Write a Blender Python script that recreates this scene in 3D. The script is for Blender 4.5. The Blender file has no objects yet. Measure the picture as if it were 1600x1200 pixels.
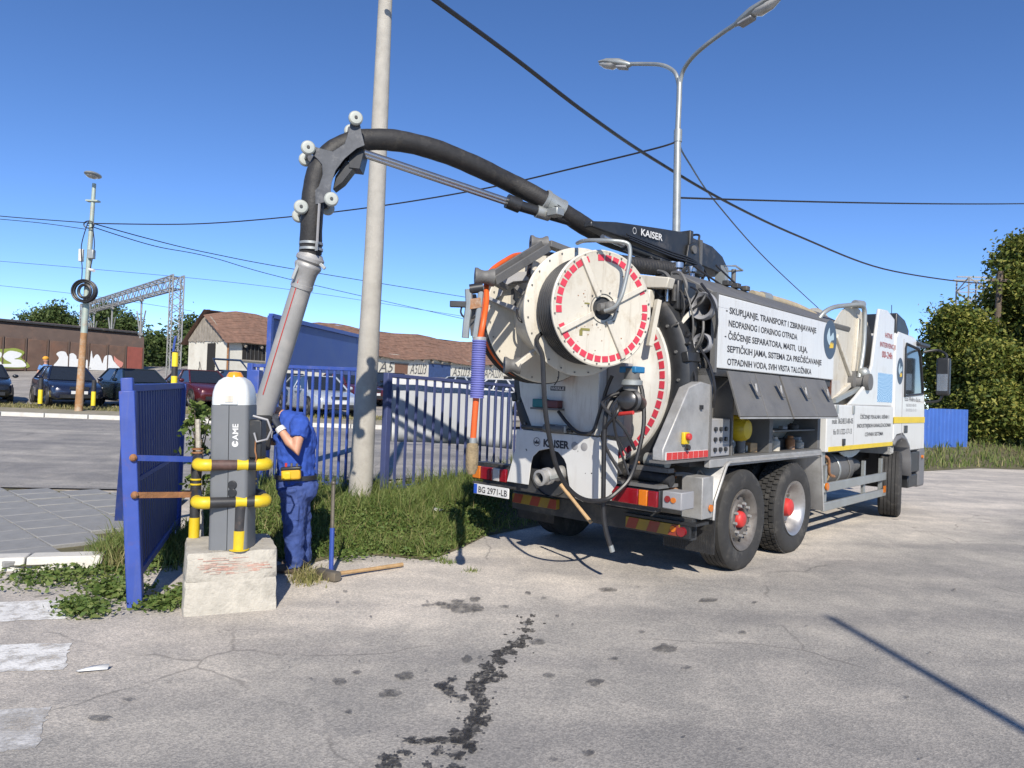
import bpy, math, random
import numpy as np
from mathutils import Vector, Matrix
random.seed(7); rng = np.random.default_rng(7)
SC = bpy.context.scene; COL = SC.collection
# ------------------------------------------------------------------ camera
CAM_H = 1.75; FPX = 1130.0; ROLL = 0.036; PITCH = math.atan(14/1130)
FW = Vector((0, math.cos(PITCH), math.sin(PITCH))); U0 = Vector((0, -math.sin(PITCH), math.cos(PITCH))); R0 = Vector((1, 0, 0))
RT = R0*math.cos(ROLL) + U0*math.sin(ROLL); UP = -R0*math.sin(ROLL) + U0*math.cos(ROLL)
cd = bpy.data.cameras.new('camera'); cam = bpy.data.objects.new('camera', cd); COL.objects.link(cam)
cd.sensor_width = 36; cd.lens = FPX/1600*36; cd.clip_end = 2000; cd.clip_start = 0.05
m = Matrix((RT, UP, -FW)).transposed().to_4x4(); m.translation = (0, 0, CAM_H); cam.matrix_world = m
SC.camera = cam
# ------------------------------------------------------------------ light
SUN_EL = math.radians(35.5); SHX, SHY = -0.10, 1.0
w = bpy.data.worlds.new('World'); SC.world = w; w.use_nodes = True
nt = w.node_tree; bg = nt.nodes['Background']; sky = nt.nodes.new('ShaderNodeTexSky'); sky.sky_type = 'NISHITA'; sky.sun_disc = False
sky.sun_elevation = SUN_EL; sky.sun_rotation = math.radians(174); sky.air_density = 0.6; sky.dust_density = 0.0; sky.ozone_density = 2.0; sky.altitude = 1500
hs = nt.nodes.new('ShaderNodeHueSaturation'); hs.inputs['Saturation'].default_value = 1.16; hs.inputs['Hue'].default_value = .505
nt.links.new(sky.outputs[0], hs.inputs['Color']); nt.links.new(hs.outputs[0], bg.inputs[0]); bg.inputs[1].default_value = 0.15
sd = bpy.data.lights.new('sun', 'SUN'); sd.energy = 4.6; sd.angle = math.radians(0.53); sd.color = (1, .93, .82)
so = bpy.data.objects.new('sun', sd); COL.objects.link(so)
ld = Vector((SHX, SHY, 0)).normalized()*math.cos(SUN_EL) + Vector((0, 0, -math.sin(SUN_EL)))
so.rotation_euler = ld.to_track_quat('-Z', 'Y').to_euler(); so.location = (3, -20, 15)
vs = SC.view_settings; vs.view_transform = 'Standard'; vs.look = 'None'; vs.exposure = 0.5; vs.gamma = 1; vs.use_curve_mapping = False
# ------------------------------------------------------------------ picking points on the real planes
CP = Vector((0, 0, CAM_H))
def ray(px, py): return RT*((px-800)/FPX) + UP*((600-py)/FPX) + FW
def gp(px, py, z=0.0):
    d = ray(px, py); return CP + d*((z-CAM_H)/d.z)
def at(px, py, Y):
    d = ray(px, py); return CP + d*(Y/d.y)
def sstep(a, b, x):
    t = min(1, max(0, (x-a)/(b-a))); return t*t*(3-2*t)
# ------------------------------------------------------------------ truck frame: local (t right, s forward, z up)
HDG = math.radians(43); HV = Vector((math.sin(HDG), math.cos(HDG), 0)); RV = Vector((math.cos(HDG), -math.sin(HDG), 0))
c0 = gp(1160, 891); T0 = c0 - RV*1.25; T0.z = 0
def toT(p):
    q = Vector(p) - T0; return Vector((q.dot(RV), q.dot(HV), q.z))
def tat(px, py, Y): return toT(at(px, py, Y))
def tside(px, py, t):
    d = ray(px, py); k = ((T0-CP).dot(RV)+t)/d.dot(RV); return toT(CP+d*k)
def trear(px, py, s):
    d = ray(px, py); k = ((T0-CP).dot(HV)+s)/d.dot(HV); return toT(CP+d*k)
# ------------------------------------------------------------------ mesh builder
def frame(d):
    d = Vector(d).normalized(); a = Vector((0, 0, 1)) if abs(d.z) < .9 else Vector((1, 0, 0))
    x = a.cross(d).normalized(); return x, d.cross(x).normalized(), d
def catmull(P, n=8):
    P = [Vector(p) for p in P]; out = []
    for i in range(len(P)-1):
        p0, p1, p2, p3 = P[max(i-1, 0)], P[i], P[i+1], P[min(i+2, len(P)-1)]
        for k in range(n):
            t = k/n; out.append(.5*((2*p1)+(p2-p0)*t+(2*p0-5*p1+4*p2-p3)*t*t+(3*p1-p0-3*p2+p3)*t**3))
    out.append(P[-1]); return out
class MB:
    def __init__(s): s.v = []; s.f = []; s.m = []; s.mi = 0
    def add(s, vs, fs):
        o = len(s.v); s.v += [tuple(v) for v in vs]
        for f in fs: s.f.append(tuple(i+o for i in f)); s.m.append(s.mi)
        return s
    def hexa(s, a): return s.add(a, [(3, 2, 1, 0), (4, 5, 6, 7), (0, 1, 5, 4), (1, 2, 6, 5), (2, 3, 7, 6), (3, 0, 4, 7)])
    def box(s, a, b):
        (x0, y0, z0), (x1, y1, z1) = [[f(p, q) for p, q in zip(a, b)] for f in (min, max)]
        return s.hexa([(x0, y0, z0), (x1, y0, z0), (x1, y1, z0), (x0, y1, z0), (x0, y0, z1), (x1, y0, z1), (x1, y1, z1), (x0, y1, z1)])
    def obox(s, c, u, v, n, su, sv, sn):
        c = Vector(c); u = Vector(u)*su/2; v = Vector(v)*sv/2; n = Vector(n)*sn/2
        return s.hexa([c-u-v-n, c+u-v-n, c+u+v-n, c-u+v-n, c-u-v+n, c+u-v+n, c+u+v+n, c-u+v+n])
    def beam(s, p, q, w, h, up=(0, 0, 1)):
        p = Vector(p); q = Vector(q); d = (q-p); L = d.length; d.normalize(); x = d.cross(Vector(up))
        if x.length < 1e-4: x = Vector((1, 0, 0))
        x.normalize(); y = x.cross(d); return s.obox((p+q)/2, x, d, -y, w, L, h)
    def cyl(s, p, q, r, r1=None, n=16, caps=True):
        p = Vector(p); q = Vector(q); r1 = r if r1 is None else r1
        x, y, d = frame(q-p); vs = []
        for c, rr in ((p, r), (q, r1)):
            for i in range(n): a = 2*math.pi*i/n; vs.append(c+x*rr*math.cos(a)+y*rr*math.sin(a))
        fs = [(i, (i+1) % n, n+(i+1) % n, n+i) for i in range(n)]
        if caps: fs += [tuple(range(n-1, -1, -1)), tuple(range(n, 2*n))]
        return s.add(vs, fs)
    def tube(s, P, r, n=8, caps=True, closed=False, sq=1.0):
        P = [Vector(p) for p in P]; N = len(P); R = r if isinstance(r, (list, tuple)) else [r]*N
        vs = []; x = None
        for i in range(N):
            d = (P[(i+1) % N]-P[i-1]) if closed else (P[min(i+1, N-1)]-P[max(i-1, 0)])
            if d.length < 1e-9: d = Vector((0, 0, 1))
            d.normalize()
            if x is None: x, y, _ = frame(d)
            else:
                x = (x-d*x.dot(d)); x.normalize(); y = d.cross(x)
            for k in range(n): a = 2*math.pi*k/n; vs.append(P[i]+x*R[i]*math.cos(a)+y*R[i]*sq*math.sin(a))
        fs = []
        for i in range(N if closed else N-1):
            j = (i+1) % N
            for k in range(n): fs.append((i*n+k, i*n+(k+1) % n, j*n+(k+1) % n, j*n+k))
        if caps and not closed: fs += [tuple(range(n-1, -1, -1)), tuple(range((N-1)*n, N*n))]
        return s.add(vs, fs)
    def lathe(s, o, d, prof, n=32, closed=False, caps=False):
        o = Vector(o); x, y, d = frame(d); vs = []; m_ = len(prof)
        for i in range(n):
            a = 2*math.pi*i/n; e = x*math.cos(a)+y*math.sin(a)
            for r, h in prof: vs.append(o+e*r+d*h)
        fs = []
        for i in range(n):
            j = (i+1) % n
            for k in range(m_ if closed else m_-1):
                l = (k+1) % m_; fs.append((i*m_+k, j*m_+k, j*m_+l, i*m_+l))
        if caps:
            fs.append(tuple(i*m_ for i in range(n-1, -1, -1))); fs.append(tuple(i*m_+m_-1 for i in range(n)))
        return s.add(vs, fs)
    def prism(s, poly, o, u, v, th):
        o = Vector(o); u = Vector(u); v = Vector(v); nn = u.cross(v).normalized()*th; n = len(poly)
        A = [o+u*a+v*b for a, b in poly]; B = [p+nn for p in A]
        return s.add(A+B, [tuple(range(n-1, -1, -1)), tuple(range(n, 2*n))]+[(i, (i+1) % n, n+(i+1) % n, n+i) for i in range(n)])
    def sphere(s, c, r, n=12, m_=8, sc=(1, 1, 1)):
        vs = [Vector(c)+Vector((0, 0, r*sc[2]))]
        for j in range(1, m_):
            t = math.pi*j/m_
            for i in range(n): a = 2*math.pi*i/n; vs.append(Vector(c)+Vector((r*sc[0]*math.sin(t)*math.cos(a), r*sc[1]*math.sin(t)*math.sin(a), r*sc[2]*math.cos(t))))
        vs.append(Vector(c)-Vector((0, 0, r*sc[2]))); L = len(vs)-1
        fs = [(0, 1+i, 1+(i+1) % n) for i in range(n)]
        for j in range(m_-2):
            for i in range(n): a = 1+j*n+i; b = 1+j*n+(i+1) % n; fs.append((a, a+n, b+n, b))
        fs += [(L, 1+(m_-2)*n+(i+1) % n, 1+(m_-2)*n+i) for i in range(n)]
        return s.add(vs, fs)
    def build(s, name, mat, parent=None, bevel=0, angle=38, seg=2):
        me = bpy.data.meshes.new(name); me.from_pydata(s.v, [], s.f)
        mats = mat if isinstance(mat, (list, tuple)) else [mat]
        for k in mats: me.materials.append(k)
        if len(mats) > 1: me.polygons.foreach_set('material_index', s.m)
        me.polygons.foreach_set('use_smooth', [True]*len(me.polygons)); me.update()
        me.set_sharp_from_angle(angle=math.radians(angle))
        o = bpy.data.objects.new(name, me); COL.objects.link(o)
        if parent: o.parent = parent
        if bevel:
            b = o.modifiers.new('bevel', 'BEVEL'); b.width = bevel; b.segments = seg; b.limit_method = 'ANGLE'; b.angle_limit = math.radians(40); b.harden_normals = False
        return o
def tag(o, label, cat, group=None, kind=None):
    if label: o['label'] = label
    if cat: o['category'] = cat
    if group: o['group'] = group
    if kind: o['kind'] = kind
    return o
def thing(name, label, cat, loc=(0, 0, 0), rz=0, group=None):
    o = bpy.data.objects.new(name, None); COL.objects.link(o); o.empty_display_size = .2
    o.location = loc; o.rotation_euler = (0, 0, rz); return tag(o, label, cat, group)
def inst(src, name, parent, loc=(0, 0, 0), rot=(0, 0, 0), scale=(1, 1, 1)):
    o = bpy.data.objects.new(name, src.data); COL.objects.link(o); o.parent = parent; o.location = loc; o.rotation_euler = rot; o.scale = scale
    for md in src.modifiers:
        b = o.modifiers.new(md.name, md.type); b.width = md.width; b.segments = md.segments; b.limit_method = 'ANGLE'; b.angle_limit = md.angle_limit
    return o
def text(s, o, u, v, size, mat, parent, width=None, bold=0.0, name='lettering', depth=.0015, align='LEFT', shear=0):
    c = bpy.data.curves.new('txt', 'FONT'); c.body = s; c.size = 1; c.offset = bold; c.align_x = align; c.shear = shear; c.resolution_u = 3
    ob = bpy.data.objects.new('txt', c); me = bpy.data.meshes.new_from_object(ob)
    bpy.data.objects.remove(ob); n = len(me.vertices); co = np.zeros(n*3); me.vertices.foreach_get('co', co); co = co.reshape(-1, 3)
    k = size/.72; kx = k
    if width: kx = width/max(1e-6, (co[:, 0].max()-co[:, 0].min()))
    u = Vector(u).normalized(); v = Vector(v).normalized(); nn = u.cross(v)
    W = np.array(o)[None]+co[:, :1]*kx*np.array(u)+co[:, 1:2]*k*np.array(v)+depth*np.array(nn)
    me.vertices.foreach_set('co', W.ravel()); me.materials.clear(); me.materials.append(mat); me.update()
    t = bpy.data.objects.new(name, me); COL.objects.link(t); t.parent = parent; return t
# ------------------------------------------------------------------ materials
def M(name, col, rough=.55, metal=0.0, var=.18, scale=6.0, dirt=None, damt=.35, dscale=2.5, bump=0.0, bscale=60, coat=0.0, streak=None, samt=.3, spec=.5):
    mt = bpy.data.materials.new(name); mt.use_nodes = True; t = mt.node_tree; N = t.nodes; L = t.links; b = N['Principled BSDF']
    tc = N.new('ShaderNodeTexCoord'); no = N.new('ShaderNodeTexNoise'); no.inputs['Scale'].default_value = scale; no.inputs['Detail'].default_value = 7; no.inputs['Roughness'].default_value = .65
    L.new(tc.outputs['Object'], no.inputs['Vector'])
    r = N.new('ShaderNodeValToRGB'); r.color_ramp.elements[0].position = .3; r.color_ramp.elements[1].position = .7
    c = Vector(col); r.color_ramp.elements[0].color = (*(c*(1-var)), 1); r.color_ramp.elements[1].color = (*[min(1, x) for x in c*(1+var*.5)], 1)
    L.new(no.outputs['Fac'], r.inputs['Fac']); out = r.outputs[0]
    if dirt:
        n2 = N.new('ShaderNodeTexNoise'); n2.inputs['Scale'].default_value = dscale; n2.inputs['Detail'].default_value = 9; n2.inputs['Roughness'].default_value = .72
        L.new(tc.outputs['Object'], n2.inputs['Vector'])
        r2 = N.new('ShaderNodeMapRange'); r2.inputs['From Min'].default_value = .62-.3*damt; r2.inputs['From Max'].default_value = .8-.15*damt; r2.inputs['To Max'].default_value = min(1, .35+damt)
        L.new(n2.outputs['Fac'], r2.inputs['Value'])
        mx = N.new('ShaderNodeMix'); mx.data_type = 'RGBA'; L.new(r2.outputs[0], mx.inputs['Factor']); L.new(out, mx.inputs['A']); mx.inputs['B'].default_value = (*dirt, 1); out = mx.outputs['Result']
    if streak:
        mp = N.new('ShaderNodeMapping'); mp.inputs['Scale'].default_value = (9, 9, .9); L.new(tc.outputs['Object'], mp.inputs[0])
        n4 = N.new('ShaderNodeTexNoise'); n4.inputs['Scale'].default_value = 1.6; n4.inputs['Detail'].default_value = 8; n4.inputs['Roughness'].default_value = .7; L.new(mp.outputs[0], n4.inputs['Vector'])
        r4 = N.new('ShaderNodeMapRange'); r4.inputs['From Min'].default_value = .53; r4.inputs['From Max'].default_value = .78; r4.inputs['To Max'].default_value = samt; L.new(n4.outputs['Fac'], r4.inputs['Value'])
        m4 = N.new('ShaderNodeMix'); m4.data_type = 'RGBA'; L.new(r4.outputs[0], m4.inputs['Factor']); L.new(out, m4.inputs['A']); m4.inputs['B'].default_value = (*streak, 1); out = m4.outputs['Result']
    L.new(out, b.inputs['Base Color'])
    rr = N.new('ShaderNodeMapRange'); rr.inputs['To Min'].default_value = max(.03, rough-.12); rr.inputs['To Max'].default_value = min(1, rough+.12); L.new(no.outputs['Fac'], rr.inputs['Value']); L.new(rr.outputs[0], b.inputs['Roughness'])
    b.inputs['Metallic'].default_value = metal; b.inputs['Coat Weight'].default_value = coat; b.inputs['Specular IOR Level'].default_value = spec
    if bump:
        n3 = N.new('ShaderNodeTexNoise'); n3.inputs['Scale'].default_value = bscale; n3.inputs['Detail'].default_value = 5; L.new(tc.outputs['Object'], n3.inputs['Vector'])
        bp = N.new('ShaderNodeBump'); bp.inputs['Strength'].default_value = bump; bp.inputs['Distance'].default_value = .02; L.new(n3.outputs['Fac'], bp.inputs['Height']); L.new(bp.outputs[0], b.inputs['Normal'])
    return mt
RUST = (.16, .07, .03); GRIME = (.12, .10, .08)
m_white = M('white_paint', (.56, .545, .505), .38, var=.06, scale=4, dirt=(.42, .37, .30), damt=.3, dscale=3, coat=.15, streak=(.20, .15, .10), samt=.65)
m_cream = M('cream_paint', (.53, .495, .42), .42, var=.08, scale=5, dirt=(.30, .24, .16), damt=.32, dscale=5, streak=(.18, .12, .06), samt=.62)
m_panel = M('white_panel', (.55, .55, .535), .35, var=.04, scale=3, dirt=(.40, .37, .32), damt=.2, coat=.15, streak=(.33, .29, .24), samt=.42)
m_greyp = M('grey_plate', (.27, .27, .28), .5, var=.1, scale=5, dirt=(.2, .18, .15), damt=.3)
m_alu = M('aluminium', (.36, .355, .345), .55, .35, var=.2, scale=7, dirt=(.2, .19, .17), damt=.35, bump=.1)
m_alud = M('dull_aluminium', (.14, .137, .132), .62, .15, var=.25, scale=5, dirt=(.09, .085, .08), damt=.45, bump=.1)
m_chrome = M('chrome', (.45, .45, .46), .25, .9, var=.05)
m_black = M('black_paint', (.022, .023, .025), .42, var=.3, scale=6, dirt=(.16, .14, .12), damt=.18)
m_frame = M('chassis_paint', (.035, .036, .038), .6, var=.3, scale=5, dirt=(.15, .13, .1), damt=.4)
m_rubber = M('tyre_rubber', (.030, .029, .028), .82, var=.3, scale=9, dirt=(.13, .12, .105), damt=.35, dscale=4, bump=.15)
m_hose = M('black_hose', (.022, .021, .021), .62, var=.35, scale=12, dirt=(.085, .075, .06), damt=.3, dscale=9, bump=.18, bscale=60)
m_hoses = M('thin_black_hose', (.018, .018, .02), .45, var=.3, scale=12)
m_rim = M('rim_steel', (.42, .41, .40), .4, .7, var=.2, dirt=(.12, .09, .07), damt=.4, dscale=6)
m_rimd = M('dirty_rim', (.17, .155, .14), .6, .4, var=.3, dirt=(.07, .05, .04), damt=.5, dscale=8)
m_red = M('red_paint', (.50, .035, .03), .5, var=.15, dirt=(.2, .06, .04), damt=.25)
m_refl = M('red_reflector', (.52, .04, .065), .4, var=.12, dirt=(.3, .08, .07), damt=.2, dscale=14)
m_redl = M('red_lens', (.20, .006, .012), .15, var=.15, coat=.6)
m_ambl = M('amber_lens', (.55, .15, .01), .18, var=.15, coat=.6)
m_whl = M('clear_lens', (.42, .41, .39), .15, var=.1, coat=.6)
m_orange = M('orange_hose', (.62, .10, .015), .45, var=.12, scale=10)
m_purple = M('blue_sleeve', (.13, .14, .38), .5, var=.12, scale=10)
m_yellow = M('yellow_paint', (.60, .43, .015), .45, var=.1, dirt=(.25, .18, .06), damt=.25, dscale=7)
m_blkband = M('black_band', (.03, .03, .032), .5, var=.3, dirt=(.22, .14, .1), damt=.3, dscale=8)
m_ink = M('sign_ink', (.03, .03, .035), .6, var=.15)
m_inkr = M('red_ink', (.32, .05, .05), .6, var=.15)
m_inkw = M('white_ink', (.58, .58, .57), .6, var=.08)
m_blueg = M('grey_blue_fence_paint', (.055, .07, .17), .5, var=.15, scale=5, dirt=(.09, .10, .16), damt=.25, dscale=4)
m_blue = M('blue_fence_paint', (.032, .07, .30), .45, var=.15, scale=5, dirt=(.12, .12, .20), damt=.35, dscale=5, streak=(.14, .07, .05), samt=.4)
m_blued = M('blue_gate_paint', (.03, .065, .30), .48, var=.15, scale=5, dirt=RUST, damt=.2, dscale=7, streak=(.10, .11, .2), samt=.5)
m_board = M('blue_board', (.035, .075, .27), .5, var=.08, scale=3)
m_conc = M('cast_concrete', (.44, .41, .35), .85, var=.22, scale=7, dirt=(.26, .24, .2), damt=.35, dscale=4, bump=.5, bscale=40)
m_pole = M('pole_concrete', (.37, .35, .31), .85, var=.18, scale=5, dirt=(.25, .23, .2), damt=.3, dscale=3, bump=.35, bscale=70)
m_galv = M('galvanised', (.33, .345, .335), .45, .5, var=.12, scale=6, dirt=(.3, .28, .25), damt=.2)
m_galvg = M('green_grey_post', (.34, .40, .35), .5, .2, var=.15, dirt=(.33, .15, .06), damt=.35, dscale=3)
m_rust = M('rusty_steel', (.30, .14, .06), .8, .2, var=.4, scale=9, dirt=(.45, .42, .36), damt=.35, dscale=5, bump=.3)
m_glass = M('dark_glass', (.02, .025, .03), .06, var=.2, coat=.4)
m_tan = M('wood_handle', (.42, .27, .13), .6, var=.3, scale=14)
m_skin = M('skin', (.50, .26, .17), .5, var=.1)
m_shirt = M('blue_cotton', (.022, .07, .35), .85, var=.2, scale=9, bump=.3, bscale=30)
m_trous = M('blue_workwear', (.035, .065, .215), .88, var=.22, scale=7, dirt=(.09, .11, .22), damt=.35, dscale=5, bump=.35, bscale=26)
m_glove = M('dark_glove', (.035, .04, .055), .75, var=.25)
m_leaf = None
# ================================================================== terrain
def zg(x, y):
    d = min(max(0.0, y-9.0), 60.0); f = 1-sstep(0.0, .4, x/max(y, 1.0)); return f*(.028*d+.00045*d*d)
def asphalt(name, light, dark, patch=False):
    mt = bpy.data.materials.new(name); mt.use_nodes = True; t = mt.node_tree; N = t.nodes; L = t.links; b = N['Principled BSDF']
    tc = N.new('ShaderNodeTexCoord')
    def noise(sc, det=6, ro=.6, dist=0):
        n = N.new('ShaderNodeTexNoise'); n.inputs['Scale'].default_value = sc; n.inputs['Detail'].default_value = det; n.inputs['Roughness'].default_value = ro; n.inputs['Distortion'].default_value = dist
        L.new(tc.outputs['Object'], n.inputs['Vector']); return n.outputs['Fac']
    def mrange(v, a, b_, c=0, d=1):
        r = N.new('ShaderNodeMapRange'); r.interpolation_type = 'SMOOTHSTEP'; L.new(v, r.inputs['Value'])
        for k, q in zip(('From Min', 'From Max', 'To Min', 'To Max'), (a, b_, c, d)): r.inputs[k].default_value = q
        return r.outputs[0]
    def mix(f, a, b_, mode='MIX'):
        x = N.new('ShaderNodeMix'); x.data_type = 'RGBA'; x.blend_type = mode
        if hasattr(f, 'links'): L.new(f, x.inputs['Factor'])
        else: x.inputs['Factor'].default_value = f
        for s_, v in (('A', a), ('B', b_)):
            if hasattr(v, 'links'): L.new(v, x.inputs[s_])
            else: x.inputs[s_].default_value = (*v, 1)
        return x.outputs['Result']
    def math_(op, a, b_):
        x = N.new('ShaderNodeMath'); x.operation = op
        for i, v in enumerate((a, b_)):
            if hasattr(v, 'links'): L.new(v, x.inputs[i])
            else: x.inputs[i].default_value = v
        return x.outputs[0]
    if patch:
        sp = N.new('ShaderNodeSeparateXYZ'); L.new(tc.outputs['Object'], sp.inputs[0])
        A = gp(0, 1120); B = gp(1380, 860); dx, dy = (B-A).x, (B-A).y; ln = math.hypot(dx, dy); nx, ny = -dy/ln, dx/ln
        dist = math_('ADD', math_('MULTIPLY', sp.outputs[0], nx), math_('ADD', math_('MULTIPLY', sp.outputs[1], ny), -(A.x*nx+A.y*ny)))
        dist = math_('ADD', dist, math_('MULTIPLY', math_('SUBTRACT', noise(.9, 5, .6), .5), 2.2))
        base = mix(mrange(dist, -.5, .9), dark, light)
    else:
        base = mix(mrange(noise(.35, 5), .35, .65), dark, light)
    big = mix(mrange(noise(1.7, 8, .7, .6), .35, .7), (.80, .80, .80), (1.1, 1.08, 1.05)); base = mix(1.0, base, big, 'MULTIPLY')
    vo = N.new('ShaderNodeTexVoronoi'); vo.inputs['Scale'].default_value = 95; L.new(tc.outputs['Object'], vo.inputs['Vector'])
    sep = N.new('ShaderNodeSeparateColor'); L.new(vo.outputs['Color'], sep.inputs[0])
    ag = mix(mrange(sep.outputs[0], .1, .95), (.74, .74, .74), (1.26, 1.24, 1.2)); base = mix(.7, base, ag, 'MULTIPLY')
    sp2 = mix(mrange(noise(42, 4, .8), .28, .72), (.82, .82, .83), (1.16, 1.15, 1.13)); base = mix(.8, base, sp2, 'MULTIPLY')
    # hairline cracks, tyre-darkened bands, dusty patches
    vc = N.new('ShaderNodeTexVoronoi'); vc.feature = 'DISTANCE_TO_EDGE'; vc.inputs['Scale'].default_value = .42; wn = N.new('ShaderNodeTexNoise'); wn.inputs['Scale'].default_value = 2.2; wn.inputs['Detail'].default_value = 5; L.new(tc.outputs['Object'], wn.inputs['Vector'])
    va = N.new('ShaderNodeMix'); va.data_type = 'RGBA'; va.inputs['Factor'].default_value = .22; L.new(tc.outputs['Object'], va.inputs['A']); L.new(wn.outputs['Color'], va.inputs['B']); L.new(va.outputs['Result'], vc.inputs['Vector'])
    ck = mrange(vc.outputs['Distance'], .0, .006, .5, 0); ck = math_('MULTIPLY', ck, mrange(noise(.8, 3), .45, .6)); base = mix(ck, base, (.10, .095, .09))
    mpb = N.new('ShaderNodeMapping'); mpb.inputs['Rotation'].default_value = (0, 0, .75); mpb.inputs['Scale'].default_value = (.22, 1.7, 1); L.new(tc.outputs['Object'], mpb.inputs[0]); nb_ = N.new('ShaderNodeTexNoise'); nb_.inputs['Scale'].default_value = .9; nb_.inputs['Detail'].default_value = 4; L.new(mpb.outputs[0], nb_.inputs['Vector'])
    base = mix(1.0, base, mix(mrange(nb_.outputs['Fac'], .38, .62), (.84, .84, .85), (1.08, 1.07, 1.05)), 'MULTIPLY')
    base = mix(mrange(noise(.55, 6, .7), .55, .75, 0, .4), base, (.47, .43, .37))
    spots = mrange(noise(3.4, 3, .5), .70, .76, 0, .45); base = mix(spots, base, (.07, .065, .06))
    L.new(base, b.inputs['Base Color']); b.inputs['Roughness'].default_value = .88; b.inputs['Specular IOR Level'].default_value = .3
    bp = N.new('ShaderNodeBump'); bp.inputs['Strength'].default_value = .3; bp.inputs['Distance'].default_value = .008
    L.new(math_('ADD', vo.outputs['Distance'], noise(160, 3)), bp.inputs['Height']); L.new(bp.outputs[0], b.inputs['Normal'])
    return mt
m_yard = asphalt('yard_asphalt', (.53, .495, .45), (.335, .323, .305), True)
m_street = asphalt('street_asphalt', (.33, .32, .305), (.235, .232, .232))
m_lot = asphalt('lot_asphalt', (.38, .36, .335), (.30, .285, .265))
m_paver = M('grey_paver', (.24, .24, .235), .85, var=.2, scale=5, dirt=(.12, .115, .105), damt=.3, bump=.3)
m_kerb = M('white_kerb', (.56, .54, .49), .8, var=.15, scale=6, dirt=(.3, .27, .23), damt=.35, bump=.3)
m_soil = M('verge_soil', (.11, .10, .05), .95, var=.4, scale=6, dirt=(.20, .16, .09), damt=.4, bump=.6, bscale=20)
m_dirt = M('dry_ground', (.27, .24, .18), .95, var=.3, scale=2, dirt=(.14, .15, .06), damt=.4, bump=.3)
m_zebra = M('worn_road_paint', (.72, .71, .68), .8, var=.12, scale=6, dirt=(.27, .25, .23), damt=.42, dscale=7, bump=.3)
m_zebraw = M('faded_road_paint', (.60, .59, .57), .85, var=.15, scale=8, dirt=(.24, .225, .2), damt=.6, dscale=5, bump=.3)
def grid_mesh(name, xs, ys, zf, mat):
    v = [(x, y, zf(x, y)) for y in ys for x in xs]; nx = len(xs)
    f = [(j*nx+i, j*nx+i+1, (j+1)*nx+i+1, (j+1)*nx+i) for j in range(len(ys)-1) for i in range(nx-1)]
    return MB().add(v, f).build(name, mat, angle=180)
xs = sorted(set([-600, -350, -200, -140]+[-100+4*i for i in range(15)]+[-40+2*i for i in range(41)]+[44+6*i for i in range(12)]+[160, 300, 600]))
ys = sorted(set([-200, -60, -20, -5, 0]+[2+i for i in range(34)]+[36+2*i for i in range(20)]+[80, 100, 140, 200, 350, 700]))
ground = tag(grid_mesh('ground', xs, ys, zg, m_yard), None, None, kind='structure')
def strip(name, A, B, nA, nB, dz, mat, parent=None, zf=None, kind='structure'):
    """loft between polylines A and B (same count), resampled"""
    def res(P, n):
        P = [Vector((*p, 0)) for p in P]; out = []
        for i in range(len(P)-1):
            for k in range(n): out.append(P[i].lerp(P[i+1], k/n))
        return out+[P[-1]]
    a = res(A, nA); b = res(B, nA); v = []
    for p, q in zip(a, b):
        for k in range(nB+1):
            r = p.lerp(q, k/nB); v.append((r.x, r.y, zg(r.x, r.y)+(zf(k/nB, r.x, r.y) if zf else 0)+dz))
    n = nB+1; f = [(i*n+k, (i+1)*n+k, (i+1)*n+k+1, i*n+k+1) for i in range(len(a)-1) for k in range(nB)]
    o = MB().add(v, f).build(name, mat, parent, angle=180)
    if kind: o['kind'] = kind
    return o
# street beyond the fence, parking lot, far footpath
strip('street', [(-60, 10.6), (-9, 10.6), (-4.4, 11.1), (-.5, 14), (3, 18), (10, 30)], [(-60, 22.3), (-20, 22.3), (-9, 22.4), (-1, 23), (4, 27), (8, 40)], 10, 12, .03, m_street)
strip('far_footpath', [(-60, 22.5), (-9, 22.6), (-1, 23.2), (4, 27.3)], [(-60, 24.6), (-9, 24.6), (-1, 25.2), (3, 29)], 14, 3, .10, m_dirt)
strip('grass_strip', [(-60, 24.7), (-9, 24.7), (-1, 25.3)], [(-60, 26.6), (-9, 26.6), (-1, 27)], 18, 3, .07, m_soil)
strip('parking_lot', [(-80, 26.7), (-9, 26.7), (0, 27.1), (5, 31)], [(-80, 75), (-35, 75), (-5, 75), (14, 75)], 12, 24, .05, m_lot)
k = MB()
for i in range(30):
    x0 = -40+i*1.35; k.box((x0, 22.3, zg(x0, 22.4)-.1), (x0+1.31, 22.5, zg(x0, 22.4)+.15))
k.build('kerb', m_kerb)['kind'] = 'structure'
# near footpath of square slabs, aligned with the yard
pav = MB().add([(-20, 2.2, -.02)]*0, []) if False else None
PA = Vector((-3.72, 6.62, 0)); hu, ru = HV, RV
base = strip('footpath', [(-14, 6.3), (-4.25, 6.42), (-3.75, 6.75)], [(-14, 10.5), (-6.2, 10.5), (-4.6, 10.4)], 6, 6, .06, m_soil)
tile = MB().box((-.245, -.245, -.05), (.245, .245, .0)).build('paving_slab', m_paver, base, bevel=.008)
first = True
for i in range(-4, 24):
    for j in range(-24, 8):
        c = PA + hu*(i*.5+.1) + ru*(j*.5-.1)
        if not (c.x < -3.95-(.36*(c.y-6.7)) and 6.62 < c.y < 10.3 and c.x > -8.6): continue
        if c.y < 6.66 + .0*(c.x): continue
        z = zg(c.x, c.y)+.10+random.uniform(-.004, .004)
        o = tile if first else inst(tile, 'paving_slab', base); first = False
        o.location = (c.x, c.y, z); o.rotation_euler = (random.uniform(-.008, .008), random.uniform(-.008, .008), -HDG)
kerbA = [gp(-160, 900, .0), gp(60, 902, .0), gp(158, 890, .0)]
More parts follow.
